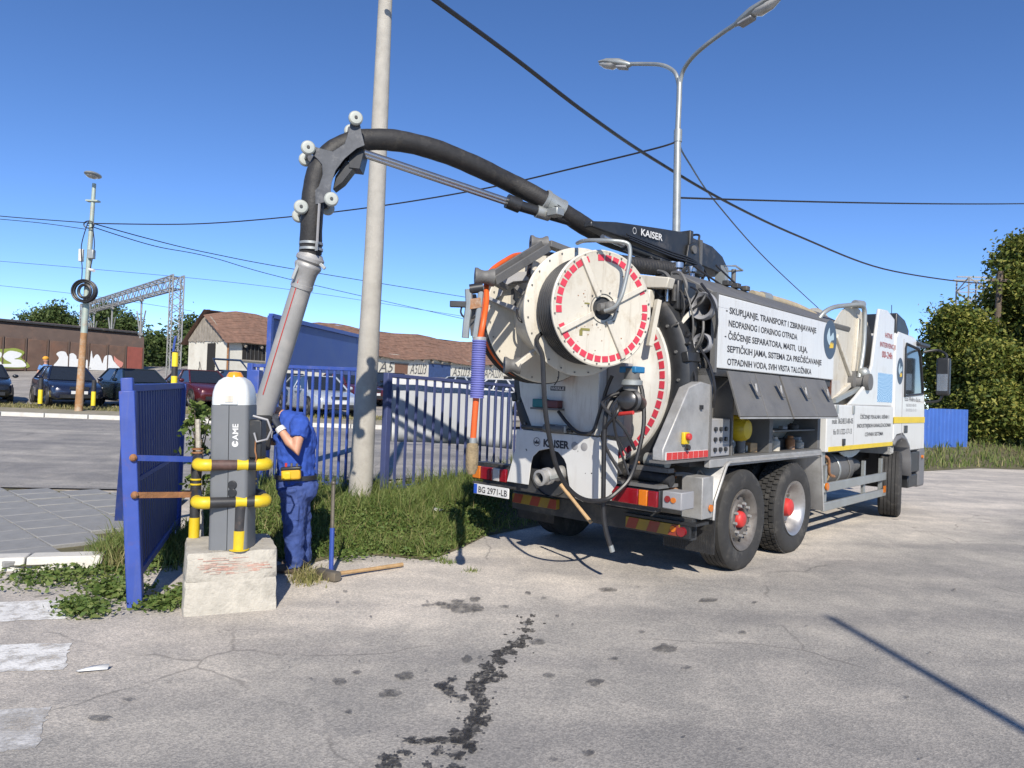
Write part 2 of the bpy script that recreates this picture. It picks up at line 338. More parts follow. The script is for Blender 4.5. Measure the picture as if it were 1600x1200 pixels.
for i in range(9):
    t0 = i*.62; d = (kerbA[2]-kerbA[0]).normalized(); p = kerbA[2]-d*t0; q = p-d*.605
    nrm = Vector((-d.y, d.x, 0))
    MB().hexa([q, p, p+nrm*.22, q+nrm*.22]+[x+Vector((0, 0, .125)) for x in (q+nrm*.02, p+nrm*.02, p+nrm*.22, q+nrm*.22)]).build('kerb_stone', m_kerb, ground, bevel=.012)
# worn crossing bars
for pts, mt in (([(-120, 978), (-60, 943), (124, 937), (104, 967)], m_zebra), ([(-160, 1060), (-110, 1010), (109, 1006), (101, 1046)], m_zebra), ([(-200, 1200), (-150, 1120), (76, 1106), (58, 1168)], m_zebraw)):
    P = [gp(*p) for p in pts]; n = 14; v = []; rr = random.Random(3)
    for a, b in ((0, 1), (1, 2), (2, 3), (3, 0)):
        for k in range(n):
            q = P[a].lerp(P[b], k/n); v.append((q.x+rr.uniform(-.012, .012), q.y+rr.uniform(-.012, .012), .004))
    MB().add(v, [tuple(range(len(v)-1, -1, -1))]).build('crossing_bar', mt, ground)
def breakup(mt, sc, lo, hi, amax):
    t = mt.node_tree; N = t.nodes; L = t.links; tc = N.new('ShaderNodeTexCoord'); n = N.new('ShaderNodeTexNoise'); n.inputs['Scale'].default_value = sc; n.inputs['Detail'].default_value = 6; n.inputs['Roughness'].default_value = .7
    L.new(tc.outputs['Object'], n.inputs['Vector']); r = N.new('ShaderNodeMapRange'); r.inputs['From Min'].default_value = lo; r.inputs['From Max'].default_value = hi; r.inputs['To Max'].default_value = amax; L.new(n.outputs['Fac'], r.inputs['Value']); L.new(r.outputs[0], N['Principled BSDF'].inputs['Alpha'])
breakup(m_zebra, 9, .30, .52, .97); breakup(m_zebraw, 6, .34, .58, .92)
m_wet = M('wet_asphalt', (.045, .042, .038), .42, var=.35, scale=30, bump=.5, bscale=120, spec=.4)
m_oil = M('oil_stain', (.085, .08, .074), .7, var=.3, scale=20, bump=.4, bscale=120)
breakup(m_wet, 34, .30, .62, .95); breakup(m_oil, 16, .30, .60, .62)
nst = 0
def stain(px, py, rx, ry, mt, jag=.4, n=26):
    global nst
    nst += 1; c = gp(px, py); ex = gp(px+rx, py)-c; ey = gp(px, py-ry)-c; v = []
    ph = [random.uniform(0, 6.28) for _ in range(5)]
    for i in range(n):
        a = 2*math.pi*i/n; r = 1+jag*sum(math.sin(a*k_+ph[k_-2])/k_**.6 for k_ in (2, 3, 4, 5, 6))*.45+random.uniform(-.14, .14)*jag*2
        p = c+ex*(math.cos(a)*max(.25, r))+ey*(math.sin(a)*max(.25, r)); v.append((p.x, p.y, .002+nst*.00006))
    MB().add([(c.x, c.y, .002+nst*.00006)]+v, [(0, 1+i, 1+(i+1) % n) for i in range(n)]).build('stain', mt, ground)
trail = [(832, 962, 5, 3), (826, 972, 9, 5), (822, 985, 8, 5), (818, 998, 12, 7), (806, 1008, 16, 8), (792, 1018, 18, 9), (778, 1030, 14, 10), (762, 1042, 13, 9), (780, 1055, 15, 7), (755, 1058, 20, 9), (742, 1072, 18, 11), (765, 1064, 18, 6), (748, 1088, 17, 13), (752, 1106, 17, 15), (742, 1122, 18, 14), (755, 1128, 18, 9), (736, 1142, 20, 12), (718, 1150, 26, 11), (690, 1158, 26, 7), (662, 1160, 22, 6), (640, 1158, 14, 5), (728, 1162, 20, 10), (735, 1170, 16, 7), (715, 1182, 12, 9), (684, 1176, 11, 8), (612, 1190, 20, 12), (632, 1178, 13, 5), (600, 1204, 16, 12), (668, 1198, 10, 6), (700, 1080, 14, 11), (690, 1072, 12, 6), (722, 1092, 14, 5), (706, 1064, 12, 3), (716, 1205, 18, 9)]
for i, (x, y, a, b) in enumerate(trail):
    stain(x, y, a*.8, b*.85, m_wet, .7, 44)
    for _ in range(4): stain(x+random.gauss(0, 15), y+random.gauss(0, 7), random.uniform(1.2, 3.5), random.uniform(.8, 1.8), m_wet, .4, 12)
for x, y, a, b in [(725, 951, 34, 7), (690, 945, 12, 3), (715, 941, 10, 3), (742, 938, 8, 4), (668, 947, 9, 2), (788, 949, 8, 2), (633, 1058, 14, 6), (530, 1067, 12, 5), (557, 1053, 7, 3), (840, 1005, 13, 4), (930, 1068, 14, 5), (1040, 1015, 17, 7), (1107, 939, 15, 3), (950, 923, 15, 3), (858, 1058, 9, 4), (1003, 989, 6, 2), (960, 1031, 7, 2), (608, 1086, 17, 6), (730, 1032, 9, 5), (825, 928, 5, 2), (850, 936, 5, 1.5), (1160, 990, 7, 2), (1075, 1045, 6, 2), (920, 1180, 9, 5), (865, 1190, 7, 3), (545, 1115, 6, 3), (155, 1125, 16, 5), (200, 1095, 10, 3)]:
    stain(x, y, a, b, m_oil, .35)
for _ in range(40): stain(random.uniform(300, 1500), random.uniform(915, 1190), random.uniform(1.5, 5), random.uniform(.8, 2), m_oil, .4, 10)
# ------------------------------------------------------------------ verge in front of the fence
VN = [(-3.6, 7.9), (-2.7, 7.5), (-2.0, 7.0), (-1.66, 7.6), (-1.2, 7.55), (-.78, 7.45), (-.55, 7.95), (-.25, 8.8), (2.6, 12.0), (7.6, 17.5), (14, 21.6), (24, 22.4), (45, 25)]
VF = [(-4.3, 10.9), (-3.4, 10.9), (-2.8, 10.9), (-2.1, 10.6), (-1.5, 10.7), (-.9, 11.4), (-.3, 12.4), (.2, 13.2), (2.4, 16.4), (7.8, 24), (13, 31), (24, 36), (45, 40)]
def vz(k, x, y): return sstep(0, .45, k)*(.24 if x < 5 else .24+.45*sstep(5, 13, x))
verge = strip('verge', VN, VF, 6, 12, .006, m_soil, zf=vz)
def foliage_mat(name, a, b, c, trans=.25):
    mt = bpy.data.materials.new(name); mt.use_nodes = True; t = mt.node_tree; N = t.nodes; L = t.links; p = N['Principled BSDF']
    g = N.new('ShaderNodeNewGeometry'); r = N.new('ShaderNodeValToRGB'); e = r.color_ramp.elements; e[0].color = (*a, 1); e[1].color = (*c, 1); q = e.new(.55); q.color = (*b, 1)
    L.new(g.outputs['Random Per Island'], r.inputs[0]); L.new(r.outputs[0], p.inputs['Base Color']); p.inputs['Roughness'].default_value = .6; p.inputs['Specular IOR Level'].default_value = .25
    tr = N.new('ShaderNodeBsdfTranslucent'); L.new(r.outputs[0], tr.inputs[0]); mx = N.new('ShaderNodeMixShader'); mx.inputs[0].default_value = trans
    L.new(p.outputs[0], mx.inputs[1]); L.new(tr.outputs[0], mx.inputs[2]); L.new(mx.outputs[0], N['Material Output'].inputs[0]); return mt
m_grass = foliage_mat('grass_blades', (.08, .118, .026), (.128, .175, .045), (.23, .235, .09))
m_grassd = foliage_mat('dry_grass', (.16, .17, .05), (.24, .22, .09), (.36, .30, .16))
m_weed = foliage_mat('weed_leaves', (.065, .11, .025), (.11, .165, .04), (.17, .20, .06))
m_treeR = foliage_mat('lime_leaves', (.05, .08, .014), (.13, .155, .028), (.31, .29, .065))
m_treeL = foliage_mat('far_leaves', (.045, .075, .022), (.07, .105, .03), (.11, .14, .05))
def raw_mesh(name, V, F, mat, kind=None, parent=None):
    me = bpy.data.meshes.new(name); V = np.asarray(V, np.float32); F = np.asarray(F, np.int32); nf, c = F.shape
    me.vertices.add(len(V)); me.vertices.foreach_set('co', V.ravel()); me.loops.add(nf*c); me.loops.foreach_set('vertex_index', F.ravel())
    me.polygons.add(nf); me.polygons.foreach_set('loop_start', np.arange(nf, dtype=np.int32)*c); me.polygons.foreach_set('loop_total', np.full(nf, c, np.int32))
    me.update(calc_edges=True); me.materials.append(mat); o = bpy.data.objects.new(name, me); COL.objects.link(o)
    if kind: o['kind'] = kind
    if parent: o.parent = parent
    return o
def blades(name, P, hmin, hmax, wd, mat, lean=.5, parent=None, kind='stuff'):
    n = len(P); P = np.asarray(P); a = rng.uniform(0, 6.28, n); h = rng.uniform(hmin, hmax, n)*(.45+.55*np.clip(.5+.35*np.sin(P[:, 0]*5.1+1.3*np.sin(P[:, 1]*3.7))+.35*np.sin(P[:, 1]*6.3+P[:, 0]*2.1)+rng.normal(0, .25, n), 0, 1.25)); ln = rng.uniform(.1, lean, n)*h; la = rng.uniform(0, 6.28, n)
    wv = np.stack([np.cos(a), np.sin(a), 0*a], 1)*(wd*rng.uniform(.6, 1.4, n))[:, None]; L_ = np.stack([np.cos(la)*ln, np.sin(la)*ln, 0*a], 1); Z = np.array([0, 0, 1.])
    V = np.stack([P-wv, P+wv, P+L_*.35+Z*(h*.6)[:, None]+wv*.7, P+L_*.35+Z*(h*.6)[:, None]-wv*.7, P+L_+Z*h[:, None]], 1).reshape(-1, 3)
    i = np.arange(n)*5; F = np.concatenate([np.stack([i, i+1, i+2], 1), np.stack([i, i+2, i+3], 1), np.stack([i+3, i+2, i+4], 1)])
    return raw_mesh(name, V, F, mat, kind, parent)
def leaves(C, size, flat=.0, n=None):
    C = np.asarray(C); n = len(C); u = rng.normal(size=(n, 3)); u[:, 2] *= (1-flat); u /= np.linalg.norm(u, axis=1)[:, None]
    w_ = rng.normal(size=(n, 3)); v = np.cross(u, w_); v /= np.linalg.norm(v, axis=1)[:, None]; s = (size*rng.uniform(.55, 1.35, n))[:, None]
    nn = np.cross(u, v)
    V = np.stack([C-u*s, C+v*s*.5+nn*s*.12, C+u*s, C-v*s*.5+nn*s*.12], 1).reshape(-1, 3); F = np.arange(n*4).reshape(-1, 4); return V, F
def in_verge(n, segs, kr=(0.02, 1)):
    out = []
    for _ in range(n):
        i = random.choice(segs); t = random.random(); k = random.uniform(*kr)
        a = Vector(VN[i]).lerp(Vector(VN[i+1]), t); b = Vector(VF[i]).lerp(Vector(VF[i+1]), t); p = a.lerp(b, k)
        out.append((p.x, p.y, zg(p.x, p.y)+vz(k, p.x, p.y)))
    return out
near = [0, 1, 1, 2, 3, 3, 4, 4, 5, 5, 6, 6, 7, 7, 8]
P = in_verge(50000, near); blades('grass', P, .04, .20, .0055, m_grass, 1.0)
P = in_verge(7000, near, (.35, 1)); blades('tall_grass', P, .14, .42, .005, m_grass, 1.0)
P = in_verge(1800, near); blades('dry_grass', P, .1, .30, .004, m_grassd, .7)
C = []
for p in in_verge(1800, near):
    for _ in range(14): C.append((p[0]+random.gauss(0, .06), p[1]+random.gauss(0, .06), p[2]+random.uniform(.01, .12)))
raw_mesh('verge_weeds', *leaves(C, .022, .4), m_weed, 'stuff')
P = in_verge(13000, [9, 10, 10, 11]); blades('far_verge_grass', P, .12, .38, .016, m_grass, .7)
P = in_verge(2000, [9, 10, 10, 11]); blades('far_verge_dry_grass', P, .15, .4, .014, m_grassd, .6)
P = [(x, y, zg(x, y)+.07) for x, y in zip(rng.uniform(-32, -4, 9000), rng.uniform(24.4, 26.7, 9000))]; blades('roadside_grass', P, .04, .16, .012, m_grassd, .8)
# weeds round the gate and the block
C = []; B_ = []
for cx, cy, r, n in [(262, 945, 28, 300), (130, 955, 40, 800), (180, 925, 45, 1200), (190, 890, 40, 1100), (235, 880, 40, 700), (290, 930, 30, 300), (60, 908, 60, 500), (170, 862, 34, 500), (240, 950, 35, 260), (655, 862, 40, 500), (560, 862, 40, 400), (120, 900, 50, 500), (540, 355*0+872, 25, 200)]:
    c = gp(cx, cy)
    for _ in range(n):
        p = gp(cx+random.gauss(0, r*.5), cy+random.gauss(0, r*.16)); C.append((p.x, p.y, random.uniform(.006, .07)))
raw_mesh('creeping_weeds', *leaves(C, .024, .6), m_weed, 'stuff')
for cx, cy, r, n in [(170, 870, 30, 900), (215, 860, 40, 900), (260, 870, 40, 900), (300, 850, 30, 500), (160, 880, 22, 500)]:
    for _ in range(n):
        p = gp(cx+random.gauss(0, r*.5), cy+random.gauss(0, r*.22)); B_.append((p.x, p.y, 0))
blades('gate_grass', B_, .08, .34, .006, m_grass, .8)
B2 = []
for _ in range(900):
    p = gp(178+random.gauss(0, 14), 882+random.gauss(0, 6)); B2.append((p.x, p.y, 0))
blades('straw_grass', B2, .08, .26, .005, m_grassd, .9)
B2 = []
for _ in range(350):
    p = gp(480+random.gauss(0, 14), 906+random.gauss(0, 5)); B2.append((p.x, p.y, 0))
blades('dead_weed_tuft', B2, .04, .16, .005, m_grassd, 1.2)
B2 = []
for cx, cy in [(735, 893), (702, 880), (688, 876), (672, 870)]:
    for _ in range(60):
        p = gp(cx+random.gauss(0, 6), cy+random.gauss(0, 1.5)); B2.append((p.x, p.y, 0))
blades('crack_grass', B2, .02, .07, .004, m_grass, .8)
# ------------------------------------------------------------------ trees
m_bark = M('bark', (.13, .10, .075), .95, var=.4, scale=8, bump=.6)
def tree(label, base, h, blobs, n, size, mat, group=None, tr=.16):
    t = thing('tree', label, 'tree', base, 0, group); b = MB()
    top = Vector((0, 0, h*.75)); b.tube(catmull([(0, 0, -.3), (.05*h*.3, .02, h*.25), (-.04, .03, h*.5), top], 5), [tr*(1-.75*i/15) for i in range(16)], 8)
    for (c, r) in blobs[:10]:
        c = Vector(c); s_ = Vector((0, 0, min(h*.55, c.z*.55))); b.tube(catmull([s_, (s_+c)/2+Vector((0, 0, -.1*h*.3)), c], 4), [tr*.45*(1-.8*i/8) for i in range(9)], 5)
    b.build('trunk', m_bark, t); wts = np.array([r[0]*r[1]*r[2] for _, r in blobs])**.7; wts /= wts.sum(); idx = rng.choice(len(blobs), n, p=wts)
    cs = np.array([c for c, _ in blobs])[idx]; rs = np.array([r for _, r in blobs])[idx]; d = rng.normal(size=(n, 3)); d /= np.linalg.norm(d, axis=1)[:, None]
    rad = rng.uniform(.25, 1.12, n)**.6; sub = rng.normal(size=(n, 3))*.09
    # clumping: pull leaves to sprig centres
    pts = cs+rs*(d*rad[:, None]+sub); kc = pts[rng.choice(n, max(20, n//70))]; near_ = rng.integers(0, len(kc), n)
    m2 = rng.random(n) < .72; q = kc[near_]+rng.normal(size=(n, 3))*size*3.2*np.array([1, 1, .7]); pts = np.where(m2[:, None], q, pts)
    V, F = leaves(pts, size, .2); raw_mesh('crown', V, F, mat, None, t); return t
def blobset(w_, d_, z0, z1, n, r0, r1, seed):
    r_ = random.Random(seed); out = []
    for _ in range(n):
        z = r_.uniform(z0, z1); k = 1-.55*max(0, (z-z0)/(z1-z0))**1.6; R = r_.uniform(r0, r1); out.append(((r_.uniform(-w_, w_)*k, r_.uniform(-d_, d_)*k, z), (R, R, R*.8)))
    return out
def treeat(label, px, py_top, D, zb, wpx, n, size, mat, seed, group=None, nb=16):
    p = at(px, 600, D); top = at(px, py_top, D).z; h = top-zb; w_ = wpx/2/FPX*D
    return tree(label, (p.x, D, zb), h, blobset(w_*.72, w_*.7, h*.12, h*.86, nb, w_*.3, w_*.52, seed), n, size, mat, group, .02*h+.06)
GR = 'trees at the right edge behind the yard'
treeat('broad bushy tree behind the blue corrugated fence, nearest to the truck cab', 1497, 466, 27, .5, 110, 48000, .085, m_treeR, 2, GR, 26)
treeat('tallest leafy tree at the right edge of the picture', 1608, 318, 28, .5, 150, 70000, .09, m_treeR, 3, GR, 46)
treeat('low dark shrubby tree between the two bigger trees at right', 1545, 520, 25.5, .5, 95, 40000, .08, m_treeR, 4, GR, 24)
treeat('leafy tree half cut off by the right picture edge', 1660, 420, 25, .4, 150, 40000, .09, m_treeR, 6, GR, 24)
GL = 'trees behind the railway wagon'
for i, (px, py, D, wpx, lab) in enumerate([(52, 474, 95, 70, 'low round tree above the left part of the wagon roof'), (92, 470, 97, 66, 'round tree above the wagon, just left of the old lamp post'), (152, 462, 92, 50, 'slender tree above the wagon, just right of the old lamp post'), (193, 486, 90, 44, 'small round tree above the right end of the wagon'), (298, 487, 70, 62, 'green tree between the lattice tower and the derelict house'), (246, 520, 66, 62, 'leafy bush tree at the end of the wagon behind the lattice tower')]):
    zb = zg(-30, 69); treeat(lab, px, py, D, zb-1, wpx, 9000, .22, m_treeL, 20+i, GL, 16)
# ================================================================== background things
def hit(px, py, A, n):
    d = ray(px, py); return CP + d*((A-CP).dot(n)/d.dot(n))
# ---- railway wagon
wA = at(0, 576, 50); wB = at(223, 584, 59); zw = 1.9; u = (wB-wA); u.z = 0; u.normalize(); nW = Vector((u.y, -u.x, 0)); L0 = 16.0; Lw = L0+(wB-wA).length
WZ0, WZ1 = 1.95, 5.6
wag = thing('freight_wagon', 'long brown covered freight wagon with white graffiti behind the parked cars', 'wagon', (wB.x, wB.y, zw), math.atan2(u.y, u.x))
# local: x along u (negative to the left), y away, z up
m_wag = M('wagon_brown', (.10, .07, .056), .75, var=.2, scale=1.2, dirt=(.17, .10, .07), damt=.35, dscale=1.5)
m_wagp = M('wagon_panel', (.135, .085, .062), .7, var=.3, scale=1.0, dirt=(.20, .10, .06), damt=.45, dscale=.8)
m_wagr = M('wagon_red', (.26, .075, .055), .7, var=.2, scale=2)
m_graf = M('graffiti_white', (.72, .73, .72), .7, var=.06); m_grafg = M('graffiti_green', (.25, .30, .06), .7, var=.1)
b = MB(); h0, h1 = WZ0-zw, WZ1-zw
b.prism([(0, h0+.1), (2.6, h0+.1), (2.6, h1-.45), (2.2, h1-.05), (1.3, h1+.12), (.35, h1-.05), (0, h1-.5)], (0, 0, 0), (0, 1, 0), (0, 0, 1), -Lw)
b.build('wagon_body', m_wag, wag)
MB().box((-Lw, -.06, h1-.14), (.06, 2.66, h1-.03)).build('roof_edge', m_frame, wag)
MB().box((-Lw, .05, h0-.12), (.02, 2.5, h0+.1)).build('underframe', m_frame, wag)
np_ = 18; pw = Lw/np_
for i in range(np_):
    x1 = -i*pw-.12; x0 = x1-pw+.2
    MB().box((x0, -.05, h0+.16), (x1, .02, h1-1.25)).build('wagon_panel', m_wagr if i == 0 else m_wagp, wag, bevel=.02)
    MB().box((x1+.02, -.10, h0+.1), (x1+.1, .02, h1-1.15)).build('rib', m_wag, wag)
for s_ in (-1.2, -3.0, -Lw+3, -Lw+1.2): MB().cyl((s_, .3, h0-.5), (s_, .45, h0-.5), .46, n=20).build('wagon_wheel', m_frame, wag)
def wuv(px, py):
    p = hit(px, py, wB+nW*.07, nW)-wB; return p.dot(u), p.z+wB.z-zw
def graf(pts, mt, off=.075, nm='graffiti'):
    MB().prism([wuv(*p) for p in pts], (0, -off, 0), (1, 0, 0), (0, 0, 1), .012).build(nm, mt, wag)
def sm(pts, n=4): return [(p.x, p.y) for p in catmull([(x, y, 0) for x, y in pts], n)]
graf(sm([(84, 570), (92, 560), (88, 553), (94, 549), (102, 550), (106, 557), (109, 553), (114, 552), (119, 556), (120, 561), (127, 560), (131, 566), (136, 562), (138, 571), (139, 577), (84, 573)]), m_graf)
graf(sm([(139, 577), (141, 560), (143, 548), (145, 560), (149, 555), (153, 554), (157, 560), (160, 568), (163, 558), (168, 555), (174, 556), (177, 564), (183, 570), (184, 578), (139, 578)]), m_graf)
graf(sm([(178, 556), (183, 561), (192, 567), (189, 574), (183, 571), (178, 564)]), M('graffiti_pink', (.6, .25, .2), .7))
graf(sm([(-20, 546), (8, 545), (24, 544), (38, 550), (33, 559), (41, 565), (42, 575), (-20, 574)]), m_grafg, .072)
graf(sm([(-20, 549), (0, 550), (2, 556), (-2, 562), (2, 567), (0, 572), (-20, 572)]), m_graf, .09)
graf(sm([(6, 553), (16, 548), (33, 552), (30, 558), (22, 561), (34, 563), (39, 573), (4, 573), (3, 569), (18, 568), (8, 562), (4, 557)]), m_graf, .09)
# ---- lattice catenary gantry
m_steel = M('gantry_steel', (.27, .27, .26), .6, .3, var=.25)
g1 = at(270, 600, 48); g2 = at(128, 600, 69); zt = at(270, 430, 48).z
gan = thing('railway_gantry', 'grey lattice steel portal carrying railway wires above the tracks', 'gantry', (g1.x, g1.y, zg(g1.x, g1.y)))
G0 = Vector((g1.x, g1.y, zg(g1.x, g1.y))); dv = (g2-g1); dv.z = 0; LG = dv.length; dv.normalize(); pv = Vector((-dv.y, dv.x, 0))
def lattice(p, q, a, b_, wd, ht, nseg, r, parent, nm, taper=1.0):
    mb = MB(); p = Vector(p); q = Vector(q); d = (q-p)
    def corner(t, i, j): k = 1+(taper-1)*t; return p+d*t+a*(wd*k*(i-.5))+b_*(ht*k*(j-.5))
    for i in (0, 1):
        for j in (0, 1): mb.beam(corner(0, i, j), corner(1, i, j), r*1.6, r*1.6)
    for k in range(nseg):
        t0, t1 = k/nseg, (k+1)/nseg
        for j in (0, 1): mb.beam(corner(t0, (k+j) % 2, j), corner(t1, (k+j+1) % 2, j), r, r); mb.beam(corner(t0, j, (k+j) % 2), corner(t1, j, (k+j+1) % 2), r, r)
        for j in (0, 1): mb.beam(corner(t1, 0, j), corner(t1, 1, j), r, r)
    return mb.build(nm, m_steel, parent)
Z = Vector((0, 0, 1)); HT = zt-G0.z
lattice((0, 0, 0), (0, 0, HT), dv, pv, .68, .68, 16, .042, gan, 'tower')
e2 = dv*LG; lattice(e2+Vector((0, 0, -.5)), e2+Vector((0, 0, HT)), dv, pv, .68, .68, 16, .042, gan, 'tower')
lattice(Vector((0, 0, HT-.45)), e2+Vector((0, 0, HT-.45)), pv, Z, .7, .8, 34, .042, gan, 'crossbeam')
for t in (.3, .62, .86):
    c = dv*LG*t+Vector((0, 0, HT-.9)); mb = MB(); mb.cyl(c, c-Z*3.0, .07, n=6); mb.cyl(c+dv*1.2-Z*.9, c-Z*2.9, .05, n=6); mb.cyl(c-dv*1.2-Z*1.0, c-Z*2.9, .05, n=6)
    for kz in (.15, 2.7): mb.cyl(c-Z*kz-dv*.25, c-Z*kz+dv*.25, .12, n=8)
    mb.build('wire_hanger', m_steel, gan)
# ---- derelict long house
m_plaster = M('old_plaster', (.56, .54, .47), .9, var=.12, scale=.8, dirt=(.35, .30, .22), damt=.35, dscale=.7, bump=.3, bscale=8)
m_tile = M('roof_tile', (.215, .122, .085), .9, var=.4, scale=3.5, dirt=(.15, .095, .07), damt=.45, dscale=1.3)
m_wood = M('grey_wood', (.27, .24, .20), .9, var=.35, scale=4)
hC = at(352, 600, 39); hE = at(830, 600, 64); hu_ = hE-hC; hu_.z = 0; LH = hu_.length; hu_.normalize(); hn = Vector((-hu_.y, hu_.x, 0)); WH = 3.6
zb = zg(hC.x, hC.y)-.4; ze = 4.12-zb; zr = 5.72-zb
hs = thing('derelict_house', 'long derelict white house with sagging brown tile roof and graffiti, behind the fence', 'house', (hC.x, hC.y, zb), math.atan2(hu_.y, hu_.x))
# local x along facade, y away
MB().hexa([(0, 0, 0), (LH, 0, 0), (LH, WH, 0), (0, WH, 0), (0, 0, ze), (LH, 0, ze), (LH, WH, ze), (0, WH, ze)]).build('wall', m_plaster, hs)
for i in range(14):
    gb = MB()
    y0 = WH*i/14; y1 = WH*(i+1)/14-.03; f = lambda y: ze+(zr-ze)*min(1, min(y, WH-y)/(WH/2))
    gb.hexa([(-.06, y0, ze-.1-random.uniform(0, .2)), (-.02, y0, ze-.1), (-.02, y1, ze-.1), (-.06, y1, ze-.1), (-.06, y0, min(f(y0), zr-.3)-.05), (-.02, y0, min(f(y0), zr-.3)-.05), (-.02, y1, min(f(y1), zr-.3)-.05), (-.06, y1, min(f(y1), zr-.3)-.05)])
    gb.build('gable_board', m_wood, hs)
nc = 18
for i in range(nc):
    t0, t1 = i/nc, (i+1.25)/nc; y0 = -.35+(WH/2+.35)*t0; y1 = -.35+(WH/2+.35)*min(1, t1); z0 = ze-.25+(zr-ze+.3)*t0+.06; z1 = ze-.25+(zr-ze+.3)*min(1, t1)+.02; mb = MB()
    n = 46; vv = []
    for k in range(n+1):
        x = -.3+(LH+.6)*k/n; sg = .10*math.sin(k*.55)+random.uniform(-.03, .03)
        if k < 3: sg -= (.12*(3-k))*t0
        vv += [(x, y0, z0+sg), (x, y0, z0+sg-.05), (x, y1, z1+sg-.05), (x, y1, z1+sg)]
    mb.add(vv, [(4*k+a, 4*k+4+a, 4*k+4+(a+1) % 4, 4*k+(a+1) % 4) for k in range(n) for a in range(4)]+[(0, 1, 2, 3)]).build('tile_course', m_tile, hs)
MB().add([(-.3, WH/2, zr+.03), (LH, WH/2, zr+.03), (LH, WH+.4, ze-.3), (-.3, WH+.4, ze-.3)], [(0, 1, 2, 3)]).build('rear_roof_slope', m_tile, hs)
for k in range(28): MB().beam((1+k*(LH-1)/28, -.30, ze-.36), (1+k*(LH-1)/28, .1, ze-.12), .09, .12).build('rafter_tail', m_wood, hs)
m_graff = M('spray_paint', (.10, .10, .10), .8, var=.3)
def fx(px, py):
    p = hit(px, py, hC, hn)-hC; return p.dot(hu_), p.z+hC.z-zb
m_dark = M('dark_opening', (.015, .014, .013), .9); m_brownb = M('brown_board', (.16, .085, .055), .8, var=.2); m_blueb = M('blue_shutter', (.03, .06, .16), .7, var=.3)
def opening(x0p, y0p, x1p, y1p, mt, bars=False, nm='window'):
    x0, z1 = fx(x0p, y0p); x1, _ = fx(x1p, y0p); _, z0 = fx((x0p+x1p)/2, y1p)
    o = MB().box((x0, -.03, z0), (x1, .05, z1)).build(nm, mt, hs)
    MB().box((x0-.08, -.07, z1), (x1+.08, .02, z1+.08)).build('lintel', m_wood, o); MB().box((x0-.08, -.09, z0-.08), (x1+.08, .02, z0)).build('sill', m_wood, o)
    if bars:
        for k in range(1, 6): MB().cyl((x0+(x1-x0)*k/6, -.06, z0), (x0+(x1-x0)*k/6, -.06, z1), .025, n=6).build('window_bar', m_frame, o)
opening(379, 537, 415, 563, m_dark, True); opening(617, 568, 637, 584, m_brownb); opening(670, 568, 704, 590, m_blueb); opening(787, 588, 800, 596, m_dark)
# gable end opening
MB().box((-.04, WH*.28, ze*.36), (.05, WH*.48, ze*.93)).build('broken_opening', m_dark, hs)
MB().cyl((.03, -.08, 0), (.03, -.08, ze), .05, n=8).build('downpipe', m_rust, hs)
for s_, px, py, wpx in (('A5', 591, 581, 24), ('A5Ш3', 640, 584, 26), ('A5Ш3', 706, 588, 28), ('APAШИ', 756, 590, 30)):
    x0, z0 = fx(px, py); x1, _ = fx(px+wpx, py); text(s_, (x0, -.02, z0), (1, 0, .03), (0.0, 0, 1), .72, m_graff, hs, width=(x1-x0), bold=.0, name='graffiti', shear=.3)
x0, z0 = fx(300, 560)
for i in range(5):
    yy = random.uniform(.4, 2.6); zz = random.uniform(1.2, 2.2); MB().tube(catmull([(-.012, yy+random.uniform(-.25, .25), zz+random.uniform(-.3, .3)) for _ in range(5)], 4), .022, 4).build('graffiti', m_ink, hs)
